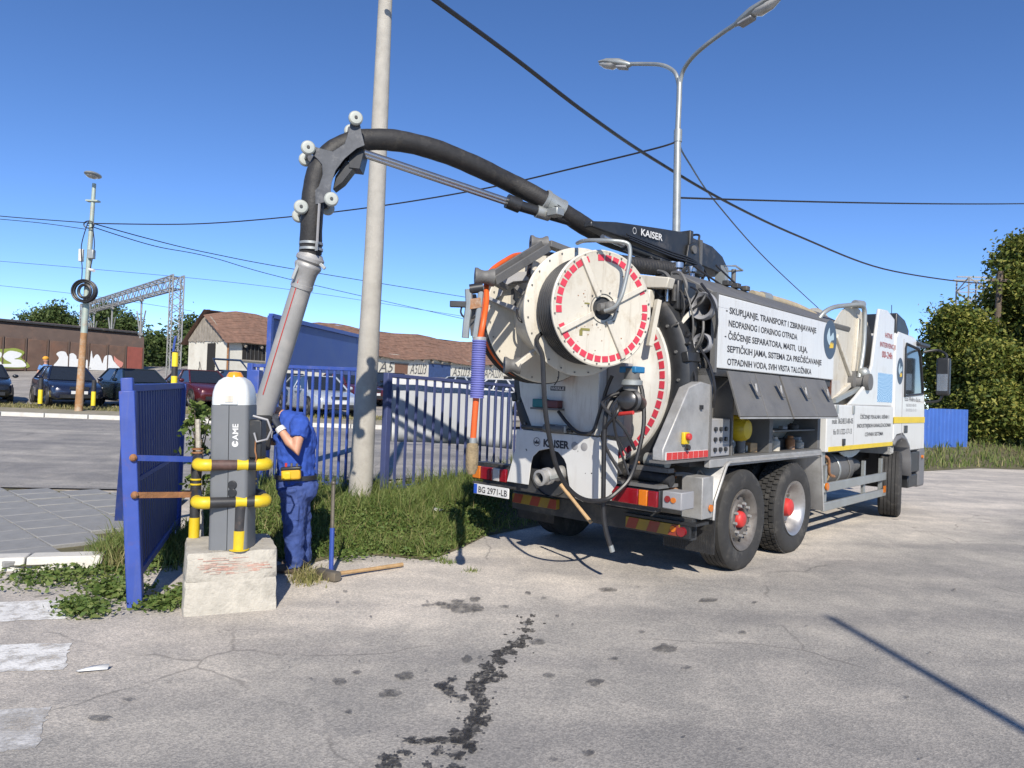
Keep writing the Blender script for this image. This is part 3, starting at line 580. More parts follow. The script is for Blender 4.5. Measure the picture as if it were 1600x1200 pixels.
# ---- cars
m_tint = M('car_glass', (.018, .022, .028), .05, var=.1, coat=.5)
def wheel_mesh(r, w_):
    t = MB(); t.lathe((-w_/2, 0, 0), (1, 0, 0), [(r*.62, 0), (r*.93, .01), (r, .04), (r, w_-.04), (r*.93, w_-.01), (r*.62, w_)], 24)
    rm = MB(); rm.lathe((-w_/2, 0, 0), (1, 0, 0), [(.001, .03), (r*.2, .03), (r*.5, .06), (r*.63, .015), (r*.63, w_-.015), (r*.5, w_-.06), (r*.2, w_-.03), (.001, w_-.03)], 20); return t, rm
def car(label, D, px, rz, paint, kind='sedan', plate=True, group='cars parked along the far side of the street', z=None, hgt=1.43, openlid=False):
    p = at(px, 600, D); z = zg(p.x, D)+.05 if z is None else z
    t = thing('parked_car', label, 'car', (p.x, D, z), rz, group); k = hgt/1.43
    hatch = kind == 'hatch'; rl = -1.95 if hatch else -2.2
    st = [(2.17, .40, .58, .60), (2.10, .27, .68, .76), (1.85, .22, .76, .83), (1.3, .20, .87, .865), (.85, .2, .93, .87), (0, .19, .95, .875), (-1.0, .2, .97, .87), (-1.6, .22, 1.0, .85), (rl+.15, .28, .97, .80), (rl, .42, .84, .70)]
    V = []; F = []
    for y, zl, zt_, hw in st:
        zm = zl+(zt_-zl)*.55; V += [(-hw*.86, y, zl*k), (-hw, y, (zl+.10)*k), (-hw*1.0, y, zm*k), (-hw*.95, y, (zt_-.04)*k), (-hw*.86, y, zt_*k), (hw*.86, y, zt_*k), (hw*.95, y, (zt_-.04)*k), (hw, y, zm*k), (hw, y, (zl+.10)*k), (hw*.86, y, zl*k)]
    for i in range(len(st)-1):
        for j in range(10): a = i*10+j; c = i*10+(j+1) % 10; F.append((a, a+10, c+10, c))
    F += [tuple(range(10)), tuple(range(len(V)-1, len(V)-11, -1))]
    body = MB().add(V, F).build('body', paint, t, bevel=.02, angle=50)
    yb = -1.85 if hatch else -1.62; yr = -1.25 if hatch else -.95
    g = [(-.76, .98, .93), (.76, .98, .93), (.56, .28, 1.40), (-.56, .28, 1.40), (.56, yr, 1.40), (-.56, yr, 1.40), (.74, yb, .97), (-.74, yb, .97)]; g = [Vector((a, b_, c*k)) for a, b_, c in g]
    MB().add([g[i] for i in (0, 1, 2, 3)], [(0, 1, 2, 3)]).build('windscreen', m_tint, t); MB().add([g[i] for i in (5, 4, 6, 7)], [(0, 1, 2, 3)]).build('rear_window', m_tint, t)
    for sgn, q in ((1, (1, 6, 4, 2)), (-1, (7, 0, 3, 5))): MB().add([g[i] for i in q], [(0, 1, 2, 3)]).build('side_window', m_tint, t)
    rf = MB(); rf.prism([(-.57, .30), (.57, .30), (.60, -.3), (.57, yr-.03), (-.57, yr-.03), (-.60, -.3)], (0, 0, 1.395*k), (1, 0, 0), (0, 1, 0), .035)
    for a, b_ in ((0, 3), (1, 2), (5, 7), (4, 6)): rf.beam(g[a], g[b_], .07, .05)
    for s_ in (-1, 1): rf.beam((s_*.80, -.35, .95*k), (s_*.585, -.35, 1.40*k), .08, .03)
    rf.build('roof', paint, t, bevel=.012)
    tm, rm = wheel_mesh(.31, .2); first = None
    for y in (1.33, -1.28):
        for s_ in (-1, 1):
            if first is None:
                wr = rm.build('wheel', m_rim, t); wt = tm.build('tyre', m_rubber, wr); first = (wr, wt); o = wr
            else: o = inst(first[0], 'wheel', t); inst(first[1], 'tyre', o)
            o.location = (s_*.78, y, .31)
            MB().lathe((s_*.86, y, .33*k), (s_, 0, 0), [(.001, .006), (.36, .006), (.37, -.03)], 20).build('wheel_arch', m_black, t)
            o.location = (s_*.80, y, .31)
    for s_ in (-1, 1):
        MB().prism([(s_*.36, .60), (s_*.74, .60), (s_*.80, .70), (s_*.42, .73)] if s_ > 0 else [(-.74, .60), (-.36, .60), (-.42, .73), (-.80, .70)], (0, 2.10, 0), (1, 0, 0), (0, -.25, k), .03).build('headlight', m_whl, t)
        MB().sphere((s_*.98, .72, 1.0*k), .1, 8, 6, (1, .6, .7)).build('mirror', paint, t)
        MB().box((s_*.5, rl-.02, .62), (s_*.75, rl+.1, .82)).build('tail_light', m_redl, t)
        MB().box((s_*.872, .2, .80*k), (s_*.885, .02, .83*k)).build('door_handle', m_black, t)
    MB().box((-.3, 2.12, .60*k), (.3, 2.185, .70*k)).build('grille', m_black, t); MB().box((-.6, 2.13, .30*k), (.6, 2.19, .42*k)).build('air_intake', m_black, t)
    if plate: MB().box((-.26, 2.185, .44*k), (.26, 2.20, .55*k)).build('number_plate', m_inkw, t)
    if openlid:
        li = MB(); q = [(-.66, yr-.2, 1.42), (-.6, yr-1.0, 1.92), (.6, yr-1.0, 1.92), (.66, yr-.2, 1.42)]; li.tube([Vector(a) for a in q], .05, 6, closed=True); li.build('raised_boot_lid', paint, t)
    return t
def paint(name, c): return M(name, c, .28, .2, var=.06, coat=.8, dirt=tuple(x*.8+.03 for x in c), damt=.2)
pb = paint('navy_paint', (.012, .018, .045)); pk = paint('black_car_paint', (.012, .013, .015)); pg = paint('dark_green_paint', (.014, .022, .025)); pr = paint('maroon_paint', (.085, .014, .018)); ps = paint('silver_paint', (.42, .45, .48)); pw_ = paint('white_car_paint', (.6, .6, .6)); pd = paint('dark_blue_paint', (.018, .03, .06))
RZ = math.radians(180+44)
car('black car cut off by the left picture edge', 27.2, -28, RZ-.1, pk)
car('dark navy saloon behind two yellow bollards and the old lamp post', 27.3, 103, RZ-.02, pb)
car('dark green hatchback between the navy saloon and the blue gate', 27.6, 212, RZ+.05, pg, 'hatch')
car('maroon car seen above the blue gate beside the grey barrier unit', 29, 313, RZ, pr, 'hatch')
car('dark blue car with its boot lid raised, behind the white-topped barrier unit', 30, 388, RZ, pd, 'hatch', openlid=True)
car('silver hatchback seen through the fence bars left of the concrete pole', 27, 497, RZ-.15, ps, 'hatch')
car('dark red car behind the silver one, close to the concrete pole', 33, 545, RZ, pr)
car('grey-blue car seen through the fence bars beside the suction pipe', 29, 447, RZ, pd)
car('silver car parked behind the white banner', 33, 735, RZ, ps); car('dark car parked beyond the blue board, just right of the pole', 35, 610, RZ, pk)
car('white car seen past the tail light side of the truck', 31, 800, RZ, pw_)
# ---- bollards, striped post
m_yel2 = M('bollard_yellow', (.75, .58, .03), .5, var=.1)
def striped(name, label, px, D, z0, h, r, bands, cat, group=None):
    p = at(px, 600, D); t = thing(name, label, cat, (p.x, D, z0), 0, group)
    z = 0
    for i, f in enumerate(bands): MB().cyl((0, 0, z), (0, 0, z+h*f-.002), r, n=12).build('band', (m_blkband, m_yel2)[i % 2], t); z += h*f
    MB().sphere((0, 0, h), r, 10, 6, (1, 1, .5)).build('cap', m_blkband, t)
z_ = zg(-17, 25.6)+.06
striped('bollard', 'yellow and black bollard at the left front corner of the navy saloon', 64, 25.6, z_, 1.0, .075, (.12, .5, .38), 'bollard', 'bollards in front of the navy saloon')
striped('bollard', 'yellow and black bollard at the right front corner of the navy saloon', 147, 25.6, z_, 1.0, .075, (.12, .5, .38), 'bollard', 'bollards in front of the navy saloon')
striped('striped_post', 'tall yellow and black striped post above the blue gate', 272, 13.2, zg(-6, 13), 2.15, .055, (.35, .25, .1, .1, .08, .12), 'post')
MB().tube(catmull([at(268, 575, 13.2), at(272, 540, 13.2), at(275, 525, 13.2)], 5), .02, 6).build('striped_post_cable', m_blue)
bpy.data.objects['striped_post_cable'].name = 'bent_blue_strap'; tag(bpy.data.objects['bent_blue_strap'], 'thin blue strap sticking up from the striped post', 'strap')
# ---- man by the navy car (small in view)
def remesh(o, vox, smooth=4, disp=0, dsize=.1):
    r_ = o.modifiers.new('remesh', 'REMESH'); r_.mode = 'VOXEL'; r_.voxel_size = vox; r_.use_smooth_shade = True
    s_ = o.modifiers.new('smooth', 'SMOOTH'); s_.iterations = smooth; s_.factor = .5
    if disp:
        tx = bpy.data.textures.new('folds', 'CLOUDS'); tx.noise_scale = dsize; tx.noise_depth = 2
        d = o.modifiers.new('folds', 'DISPLACE'); d.texture = tx; d.strength = disp; d.mid_level = .5
    return o
p = at(70, 600, 28.6); mn = thing('person', 'man in light blue shirt and orange cap standing by the navy saloon', 'person', (p.x, 28.6, zg(p.x, 28.6)+.05))
m_lb = M('light_blue_shirt', (.12, .25, .50), .85); m_oc = M('orange_cap', (.7, .32, .03), .7)
b = MB(); b.sphere((0, 0, 1.62), .105, 12, 10, (.9, 1, 1.2)); b.cyl((0, 0, 1.42), (0, 0, 1.56), .06)
for s_ in (-1, 1): b.tube([(s_*.2, 0, 1.38), (s_*.27, -.02, 1.12), (s_*.24, -.16, .92)], [.05, .045, .035], 8); b.sphere((s_*.24, -.19, .89), .05, 8, 6, (.6, 1, .8))
b.sphere((0, -.11, 1.6), .022, 6, 5)
remesh(b.build('body', m_skin, mn), .014)
b = MB(); b.tube([(0, 0, .85), (0, 0, 1.1), (0, 0, 1.32), (0, 0, 1.45)], [.17, .17, .2, .1], 12, sq=.65)
for s_ in (-1, 1): b.tube([(s_*.17, 0, 1.4), (s_*.24, -.01, 1.22)], [.08, .07], 8)
remesh(b.build('shirt', m_lb, mn), .016)
b = MB()
for s_ in (-1, 1): b.tube([(s_*.09, 0, .92), (s_*.1, -.02, .5), (s_*.1, 0, .04)], [.1, .075, .055], 8); b.sphere((s_*.1, -.06, .04), .06, 8, 6, (.7, 1.6, .6))
remesh(b.build('trousers', m_trous, mn), .016)
MB().sphere((0, -.01, 1.68), .115, 12, 8, (.95, 1.1, .8)).build('cap', m_oc, mn)
# ---- old lamp post on the left
lp = at(123, 641, 24.2); tp_ = at(148, 276, 24.2); lz = lp.z
lmp = thing('old_lamp_post', 'old pale green lamp post with peeling rusty base and a black cable coil', 'lamp post', (lp.x, lp.y, lz)); tv = tp_-lp
def along(t): return tv*t
MB().tube([along(-.02), along(.33)], [.13, .105], 14).build('rusty_base', M('peeling_post', (.36, .19, .08), .75, var=.35, scale=3, dirt=(.42, .43, .37), damt=.5, dscale=2.6, bump=.3), lmp); MB().tube([along(.33), along(.62), along(.97)], [.105, .085, .06], 14).build('shaft', m_galvg, lmp)
b = MB(); h_ = along(.99); b.sphere(h_+Vector((.06, -.2, .08)), .24, 14, 8, (.95, 1.5, .38)); b.build('lamp_head', m_galv, lmp); MB().sphere(h_+Vector((.06, -.25, .02)), .19, 12, 6, (.9, 1.3, .4)).build('lens', m_whl, lmp)
cc = along(.505)+Vector((.05, -.16, 0))
for i in range(7): MB().tube([cc+Vector((math.cos(a)*(.39-.03*(i % 3)), -.02*i, math.sin(a)*(.37-.03*(i % 3)))) for a in [2*math.pi*k/28 for k in range(28)]], .028, 6, closed=True).build('cable_coil', m_hoses, lmp)
c2 = along(.83)+Vector((0, -.12, 0))
MB().tube([cc+Vector((math.cos(a)*.2, -.05, math.sin(a)*.22)) for a in [2*math.pi*k/20 for k in range(20)]], .05, 6, closed=True).build('inner_coil', m_hoses, lmp)
MB().tube([along(.79)+Vector((math.cos(a)*.17, -.14, math.sin(a)*.12)) for a in [2*math.pi*k/20 for k in range(20)]], .02, 6, closed=True).build('small_coil', m_hoses, lmp)
MB().obox(along(.66)+Vector((-.24, -.05, 0)), (1, 0, 0), (0, 1, 0), (0, 0, 1), .14, .12, .42).build('antenna_box', m_inkw, lmp, bevel=.02)
MB().obox(along(.665)+Vector((.12, -.08, 0)), (1, 0, 0), (0, 1, 0), (0, 0, 1), .2, .16, .3).build('meter_box', m_galv, lmp, bevel=.02)
MB().obox(along(.895), (1, 0, 0), (0, 1, 0), (0, 0, 1), .4, .2, .05).build('bracket', m_galvg, lmp)
for dx in (-.13, .14): MB().tube(catmull([along(.8)+Vector((dx*.5, -.1, 0)), along(.7)+Vector((dx*1.6, -.13, 0)), along(.6)+Vector((dx, -.13, 0)), along(.54)+Vector((dx, -.12, 0))], 6), .016, 5).build('cable', m_hoses, lmp)
MB().cyl(along(.60)+Vector((.1, -.1, 0)), along(.60)+Vector((.34, -.26, -.06)), .05, n=8).build('camera_housing', m_inkw, lmp)
# ---- twin arm street lamp behind the truck
D = 15.5; b0 = at(1055, 600, D); bz = .3; fk = at(1062, 122, D); t = thing('street_lamp', 'tall galvanised street lamp with two arms, standing behind the truck', 'street lamp', (b0.x, D, bz)); o_ = Vector((b0.x, D, bz))
f = lambda px, py, Y: at(px, py, Y)-o_
MB().tube([(0, 0, 0), f(1057, 345, D), f(1059, 207, D)], [.12, .085, .075], 14).build('pole', m_galv, t)
MB().cyl(f(1059, 222, D), f(1059.5, 203, D), .088, n=14).build('collar', m_galv, t)
MB().tube([f(1059, 205, D), f(1061, 160, D), f(1062, 122, D)], .06, 12).build('mast', m_galv, t)
MB().tube(catmull([f(1061, 135, D), f(1056, 116, D+.1), f(1045, 106, D+.35), f(1030, 101, D+.6), f(1008, 100, D+1), f(985, 100, D+1.3)], 6), .045, 10).build('arm', m_galv, t)
MB().tube(catmull([f(1062, 135, D), f(1067, 112, D-.1), f(1080, 92, D-.4), f(1100, 73, D-.8), f(1128, 52, D-1.2), f(1152, 36, D-1.6)], 6), .045, 10).build('arm', m_galv, t)
def lamphead(p, q, parent):
    p = Vector(p); q = Vector(q); d = (q-p); L_ = d.length; d.normalize(); x = d.cross(Z).normalized(); up = x.cross(d); b = MB(); n = 14; V = []; st = [(0, .05, .04, .05), (.12, .10, .07, .09), (.4, .15, .12, .07), (.75, .16, .10, .05), (1, .09, .04, .02)]
    for tt, wv, ht, dn in st:
        for k in range(n): a = 2*math.pi*k/n; V.append(p+d*L_*tt+x*wv*math.cos(a)+up*(ht if math.sin(a) > 0 else dn)*math.sin(a))
    F = [(i*n+k, i*n+(k+1) % n, (i+1)*n+(k+1) % n, (i+1)*n+k) for i in range(len(st)-1) for k in range(n)]+[tuple(range(n-1, -1, -1)), tuple(range(len(V)-n, len(V)))]
    h = b.add(V, F).build('lamp_head', m_galv, parent)
    g = MB(); V = []; st = [(.42, .11, .03), (.55, .135, .11), (.8, .125, .1), (.97, .07, .04)]
    for tt, wv, dn in st:
        for k in range(9): a = math.pi*k/8; V.append(p+d*L_*tt+x*wv*math.cos(a)-up*(.03+dn*math.sin(a)))
    g.add(V, [(i*9+k, i*9+k+1, (i+1)*9+k+1, (i+1)*9+k) for i in range(3) for k in range(8)]).build('lens', m_whl, h); 
    MB().obox(p+d*L_*.25-up*.08, x, d, up, .2, L_*.32, .06).build('gear_tray', m_greyp, h, bevel=.02)
lamphead(f(986, 101, D+1.3), f(937, 98, D+1.75), t); lamphead(f(1149, 38, D-1.55), f(1219, -6, D-2.3), t)
# ---- wires
def wire(label, pts, r, sag=0, n=24, grp='overhead wires'):
    P = [at(*p) for p in pts]
    if len(P) == 2:
        a, b_ = P; Q = [a.lerp(b_, i/n)-Z*(sag*4*(i/n)*(1-i/n)) for i in range(n+1)]
    else: Q = catmull(P, 8)
    o = MB().tube(Q, r, 6).build('overhead_wire', m_hoses); tag(o, label, 'wire', grp)
wire('thick black cable sloping down from the top centre to the pole in the right trees', [(600, -60, 9.0), (680, 0, 9.6), (800, 88, 11), (920, 180, 13), (1020, 248, 16), (1140, 318, 20), (1250, 370, 25), (1380, 420, 32), (1510, 441, 38), (1562, 441, 40)], .034)
wire('black wire running straight right from the street lamp to the picture edge', [(1059, 309, 15.5), (1700, 316, 30)], .022, .1)
wire('wire from the street lamp passing left behind the concrete pole to the old lamp post', [(1056, 222, 15.5), (1020, 233, 15.7), (900, 262, 17), (760, 294, 19), (600, 321, 21), (450, 339, 23), (300, 350, 24), (137, 349, 24.2)], .02)
wire('thin wire sloping down right from the street lamp behind the truck', [(1062, 228, 15.5), (1075, 252, 17), (1120, 318, 22), (1200, 408, 30), (1290, 492, 42)], .022)
wire('thin wire entering from the left edge at the old lamp post', [(-40, 334, 26), (40, 341, 25), (135, 348, 24.2)], .016); wire('lower thin wire entering from the left edge at the old lamp post', [(-40, 339, 26), (60, 348, 25), (133, 358, 24.2)], .012)
wire('upper of two thin wires falling right from the old lamp post', [(138, 347, 24.2), (240, 375, 27), (330, 396, 31), (480, 424, 36), (800, 476, 50)], .018)
wire('lower of two thin wires falling right from the old lamp post', [(137, 352, 24.2), (240, 384, 27), (330, 402, 31), (480, 443, 37), (800, 515, 55)], .016)
wire('faint catenary wire above the wagon roof', [(-40, 405, 60), (140, 420, 60), (420, 448, 60), (760, 500, 62)], .018); wire('faint lower catenary wire behind the gantry', [(-40, 442, 62), (140, 462, 62), (300, 486, 64)], .018)
# ---- pylon and wooden pole at right
py = at(1515, 600, 120); pyl = thing('pylon', 'small distant lattice pylon rising above the right trees', 'pylon', (py.x, 120, 0)); ht = at(1515, 436, 120).z
lattice((0, 0, 0), (0, 0, ht), Vector((1, 0, 0)), Vector((0, 1, 0)), 3.6, 3.6, 12, .14, pyl, 'mast', .9)
MB().beam((-3.2, 0, ht-.3), (3.4, 0, ht-.1), .25, .25).build('crossarm', m_steel, pyl); MB().beam((-2.6, 0, ht+.3), (2.8, 0, ht+.4), .2, .2).build('crossarm', m_steel, pyl)
wp = at(1563, 600, 27.2); wpo = thing('wooden_pole', 'brown wooden pole standing in front of the tall right tree', 'pole', (wp.x, 27.2, .3))
MB().tube([(0, 0, 0), at(1556, 540, 27.2)-Vector((wp.x, 27.2, .3)), at(1563, 424, 27.2)-Vector((wp.x, 27.2, .3))], [.13, .12, .1], 10).build('pole_shaft', m_bark, wpo); MB().obox(at(1563, 438, 27.1)-Vector((wp.x, 27.2, .3)), (1, 0, 0), (0, 1, 0), Z, .7, .1, .1).build('crossarm', m_bark, wpo)
# ---- blue corrugated fence at right
a = at(1440, 600, 24); b_ = at(1513, 600, 24.6); cf = thing('corrugated_fence', 'bright blue corrugated sheet fence in front of the right trees', 'fence', (a.x, a.y, .3)); d = b_-a; d.z = 0; Lc = d.length+3; d.normalize(); nd = Vector((-d.y, d.x, 0)); m_corr = M('bright_blue_sheet', (.045, .12, .40), .5, var=.12, scale=2, dirt=(.3, .35, .45), damt=.15, dscale=3)
for s_ in range(3):
    V = []; n = 40; L1 = Lc/3; zt = at(1480, 639, 24).z-.3-(.04 if s_ == 1 else 0)
    for i in range(n+1):
        q = b_-a-d*(s_*L1+L1*i/n)+nd*(.025*(1 if (i//2) % 2 else -1)); q.z = 0; V += [q, q+Z*zt]
    MB().add(V, [(2*i, 2*i+2, 2*i+3, 2*i+1) for i in range(n)]).build('sheet', m_corr, cf)
for zz in (.4, 1.1): MB().beam((b_-a)+nd*.06+Z*zz, (b_-a)-d*Lc+nd*.06+Z*zz, .06, .06).build('rail', m_blue, cf)
# ---- concrete pole
D = 9.6; p0 = at(563, 772, D); p1 = at(604, -40, D); cpole = thing('concrete_pole', 'tall round concrete utility pole standing in the grass before the fence', 'pole', (p0.x, D, .2)); o_ = Vector((p0.x, D, .2))
MB().tube([(0, 0, -.3), p0-o_, at(584, 400, D)-o_, p1-o_, (p1-o_)*1.35], [.165, .155, .125, .088, .06], 24).build('pole_shaft', m_pole, cpole)
# ---- fence: left leaf and right leaf
def fence(label, A, B, n, zb_, zt0, zt1, bw, mat, grp):
    A = Vector(A); B = Vector(B); t = thing('bar_fence', label, 'fence', (A.x, A.y, zb_), 0, grp); d = B-A; d.z = 0; L_ = d.length; u_ = d.normalized(); bar = MB().box((-bw/2, -.011, 0), (bw/2, .011, 1)).build('bar', mat, t); rz = math.atan2(u_.y, u_.x)
    for i in range(n+1):
        k = i/n; h = zt0+(zt1-zt0)*k-zb_; o = bar if i == 0 else inst(bar, 'bar', t); o.location = u_*L_*k+Z*.08; o.rotation_euler = (0, 0, rz); o.scale = (1, 1, h-.1)
    MB().beam(Z*(zt0-zb_), u_*L_+Z*(zt1-zb_), .04, .05).build('top_rail', mat, t, bevel=.006); MB().beam(Z*.12+Vector((0, .03, 0)), u_*L_+Z*.12+Vector((0, .03, 0)), .04, .05).build('bottom_rail', mat, t)
    for q, zz in ((0, zt0), (L_, zt1)): MB().obox(u_*q+Z*((zz-zb_)/2), u_, Vector((-u_.y, u_.x, 0)), Z, .09, .09, zz-zb_+.06).build('post', mat, t, bevel=.006)
    return t
FG = 'blue bar fence leaves behind the verge'
fl0 = at(392, 600, 10.7); fl1 = at(580, 600, 10.1); fence('left leaf of the blue bar fence, between the worker and the concrete pole', fl0, fl1, 17, .25, at(440, 572, 10.5).z, at(580, 578, 10.1).z, .034, m_blue, FG)
fr0 = at(606, 600, 9.9); fr1 = at(826, 600, 12.9); fence('right leaf of the blue bar fence, between the concrete pole and the truck', fr0, fr1, 18, .25, at(606, 586, 9.9).z, at(820, 605, 12.8).z, .036, m_blueg, FG)
# white banner hung on the back of the right leaf
d = fr1-fr0; d.z = 0; d.normalize(); nb = Vector((-d.y, d.x, 0)); bA = fr0+nb*.14
def bu(px, py): p = hit(px, py, bA, nb); return p
m_ban = M('white_banner', (.62, .64, .66), .6, var=.05, scale=2, dirt=(.5, .5, .5), damt=.15)
top = [(610, 590), (660, 595), (720, 600), (755, 606), (800, 614)]; bot = [(610, 690), (660, 691), (720, 694), (755, 697), (800, 702)]; V = []; n = 30
T_ = [bu(*p) for p in top]; B_ = [bu(*p) for p in bot]
def lerpl(P, t): i = min(int(t*(len(P)-1)), len(P)-2); return P[i].lerp(P[i+1], t*(len(P)-1)-i)
for i in range(n+1):
    a = lerpl(T_, i/n); b_ = lerpl(B_, i/n)
    for k in range(7): q = a.lerp(b_, k/6)+nb*(.006*math.sin(i*.7+k*.8)+.004*math.sin(k*1.3)); V.append(q)
bo = MB().add(V, [(i*7+k, (i+1)*7+k, (i+1)*7+k+1, i*7+k+1) for i in range(n) for k in range(6)]).build('white_banner', m_ban); tag(bo, 'white sheet hung behind the right fence leaf, crossed by shadows', 'banner')
sm_ = bo.modifiers.new('thick', 'SOLIDIFY'); sm_.thickness = .006
# blue gate post pieces behind the barrier
for px, D, y0, w_, lab in ((398, 9.6, 578, .16, 'square blue gate post just right of the white-topped barrier unit'),):
    p = at(px, 600, D); q = at(px, y0, D); o = MB().box((-w_/2, -w_/2, 0), (w_/2, w_/2, q.z-.1)).build('gate_post', m_blue, bevel=.01); o.location = (p.x, D, .1); tag(o, lab, 'post')
# ---- blue sign board on posts
bL = at(416, 600, 11.3); bR = at(562, 600, 15.4); d = bR-bL; d.z = 0; LB = d.length; d.normalize(); nb2 = Vector((-d.y, d.x, 0)); zt = at(416, 493, 11.3).z; zl = at(416, 572, 11.3).z; gz = zg(bL.x, bL.y)
sb = thing('blue_board', 'big plain blue sign board on posts above the left fence leaf', 'sign board', (bL.x, bL.y, gz)); zt -= gz; zl -= gz
MB().obox(d*LB/2+Z*(zt+zl)/2, d, nb2, Z, LB, .04, zt-zl).build('panel', m_board, sb)
for a, b_ in ((Z*zt, d*LB+Z*zt), (Z*zl, d*LB+Z*zl), (Z*zl, Z*zt), (d*LB+Z*zl, d*LB+Z*zt)): MB().beam(a-nb2*.03, b_-nb2*.03, .07, .07, nb2).build('frame', m_blue, sb)
for q in (0.02, LB*.98): MB().obox(d*q+Z*zl/2, d, nb2, Z, .07, .07, zl).build('post', m_blue, sb)
# traffic island of pale stones by the street
p = gp(176, 683, .12); ti = MB(); isl = tag(MB().tube([(p.x-.6, p.y, .05), (p.x+.0, p.y+.1, .1), (p.x+1.2, p.y+.2, .1)], [.3, .42, .4], 12, sq=.55).build('traffic_island', m_kerb), 'pale rounded traffic island nose on the street left of the gate', 'traffic island')
# ---- lamp standing behind the photographer (its shadow falls on the yard)
a = gp(1300, 966); k_ = 1/math.tan(SUN_EL); sdv = Vector((SHX, SHY, 0)).normalized(); hgt = 7.0; bs = a-sdv*(hgt*k_)
rp = thing('yard_post', 'thin steel post behind the photographer whose shadow lies on the yard', 'post', (bs.x, bs.y, 0)); MB().cyl((0, 0, 0), (0, 0, hgt), .065, .045, n=12).build('post_shaft', m_galv, rp); MB().sphere((0, 0, hgt), .05, 10, 6).build('cap', m_galv, rp)
# ================================================================== things near the gate
# ---- open gate leaf
gN = gp(212, 948); gF = Vector((-3.62, 7.95, 0)); d = gF-gN; d.z = 0; LGt = d.length; d.normalize(); ng = Vector((d.y, -d.x, 0))
m_barshade = M('shaded_bar_blue', (.016, .03, .14), .5, var=.15, scale=5)  # gate blue darkened: the shade on the bars is put into the colour
gate = thing('open_gate', 'open dark blue barred gate leaf leaning beside the concrete block', 'gate', (gN.x, gN.y, 0))
def gpt(t, z):
    lean = -.135*(1-t)*z/1.7; return d*LGt*t+Vector((lean, 0, z))
ztop = lambda t: 1.69+.02*t
MB().beam(gpt(0, 0), gpt(0, 1.66), .11, .10, d).build('near_post', m_blued, gate, bevel=.008)
MB().beam(gpt(0, 1.60), gpt(0, 1.76), .085, .075, d).build('post_stub', m_blued, gate, bevel=.008)
MB().beam(gpt(1, .05), gpt(1, 1.72), .08, .08, d).build('far_post', m_blued, gate, bevel=.008)
MB().beam(gpt(.02, 1.68), gpt(1, 1.70), .05, .06).build('top_rail', m_blued, gate, bevel=.005); MB().beam(gpt(.02, .22), gpt(1, .22), .05, .06).build('bottom_rail', m_blued, gate, bevel=.005); MB().beam(gpt(.02, .95), gpt(1, .95), .03, .04).build('middle_rail', m_blued, gate)
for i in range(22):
    t = (i+.7)/22.6; MB().beam(gpt(t, .2), gpt(t, 1.67), .012, .075, d).build('bar', m_barshade, gate)
MB().beam(at(203, 630, 7.4)-gN, gp(186, 822, .02)-gN, .10, .05, d).build('brace', m_blue, gate, bevel=.006)
# ---- concrete block, guard rail, barrier unit
BA = .43; bx = Vector((math.cos(BA), math.sin(BA), 0)); by = Vector((-math.sin(BA), math.cos(BA), 0)); f0 = gp(284, 966); f1 = gp(433, 951); bc = (f0+f1)/2+by*.34
blk = thing('concrete_block', 'rough pale concrete block with faded red paint stripe, under the barrier unit', 'concrete block', (bc.x, bc.y, 0), BA)
hw = (f1-f0).length/2; hb = .465; nn_ = 9
b = MB(); V = []; F = []; rr = random.Random(5)
def bsurf(ux, uy, z): k = 1-.035*z/hb; return (ux*hw*k, uy*.34*k, z)
ring = [(-1+2*i/nn_, -1) for i in range(nn_)]+[(1, -1+2*i/nn_) for i in range(nn_)]+[(1-2*i/nn_, 1) for i in range(nn_)]+[(-1, 1-2*i/nn_) for i in range(nn_)]; NR = len(ring); zs = [0, .06, .12, .2, .245, .25, .255, .33, .40, .445, hb]
for zi, z in enumerate(zs):
    for (ax, ay) in ring:
        x, y, z2 = bsurf(ax, ay, z); e = .982 if z == hb else (.99 if z == .25 else 1); c_ = abs(ax) > .99 and abs(ay) > .99; e *= (.965 if c_ else 1); j = .004; V.append((x*e+rr.uniform(-j, j), y*e+rr.uniform(-j, j), z2+rr.uniform(-j, j)*(0 if zi == 0 else 1)))
for i in range(len(zs)-1):
    for k in range(NR): F.append((i*NR+k, i*NR+(k+1) % NR, (i+1)*NR+(k+1) % NR, (i+1)*NR+k))
V.append((0, 0, hb)); F += [((len(zs)-1)*NR+k, (len(zs)-1)*NR+(k+1) % NR, len(V)-1) for k in range(NR)]
b.add(V, F).build('block_body', m_conc, blk, angle=60)
m_redw = M('faded_red_paint', (.48, .24, .18), .85, var=.3, scale=25, dirt=(.44, .40, .34), damt=.85, dscale=9, bump=.3)
for i in range(80):
    x0 = rr.uniform(-.25, .24); z0 = rr.gauss(.36, .03) if x0 < 0 else rr.gauss(.35, .022); L_ = rr.uniform(.03, .13); h_ = rr.uniform(.002, .006); k = 1-.035*z0/hb
    if x0+L_ > .29: continue
    MB().box((x0, -.34*k-.0045, z0), (x0+L_, -.34*k+.004, z0+h_)).build('paint_streak', m_redw, blk)
m_casing = M('dark_grey_casing', (.14, .147, .155), .5, var=.08, scale=4, dirt=(.18, .17, .16), damt=.15)
m_dome = M('white_plastic', (.55, .57, .57), .35, var=.04, dirt=(.45, .45, .42), damt=.15); m_amber = M('amber_beacon', (.80, .30, .015), .2, var=.15, coat=.5)
pc = at(363, 857, bc.y-.14); bu_ = thing('barrier_unit', 'grey parking barrier unit with white domed top and amber beacon on the block', 'barrier unit', (pc.x, bc.y-.14, hb+.002), .06)
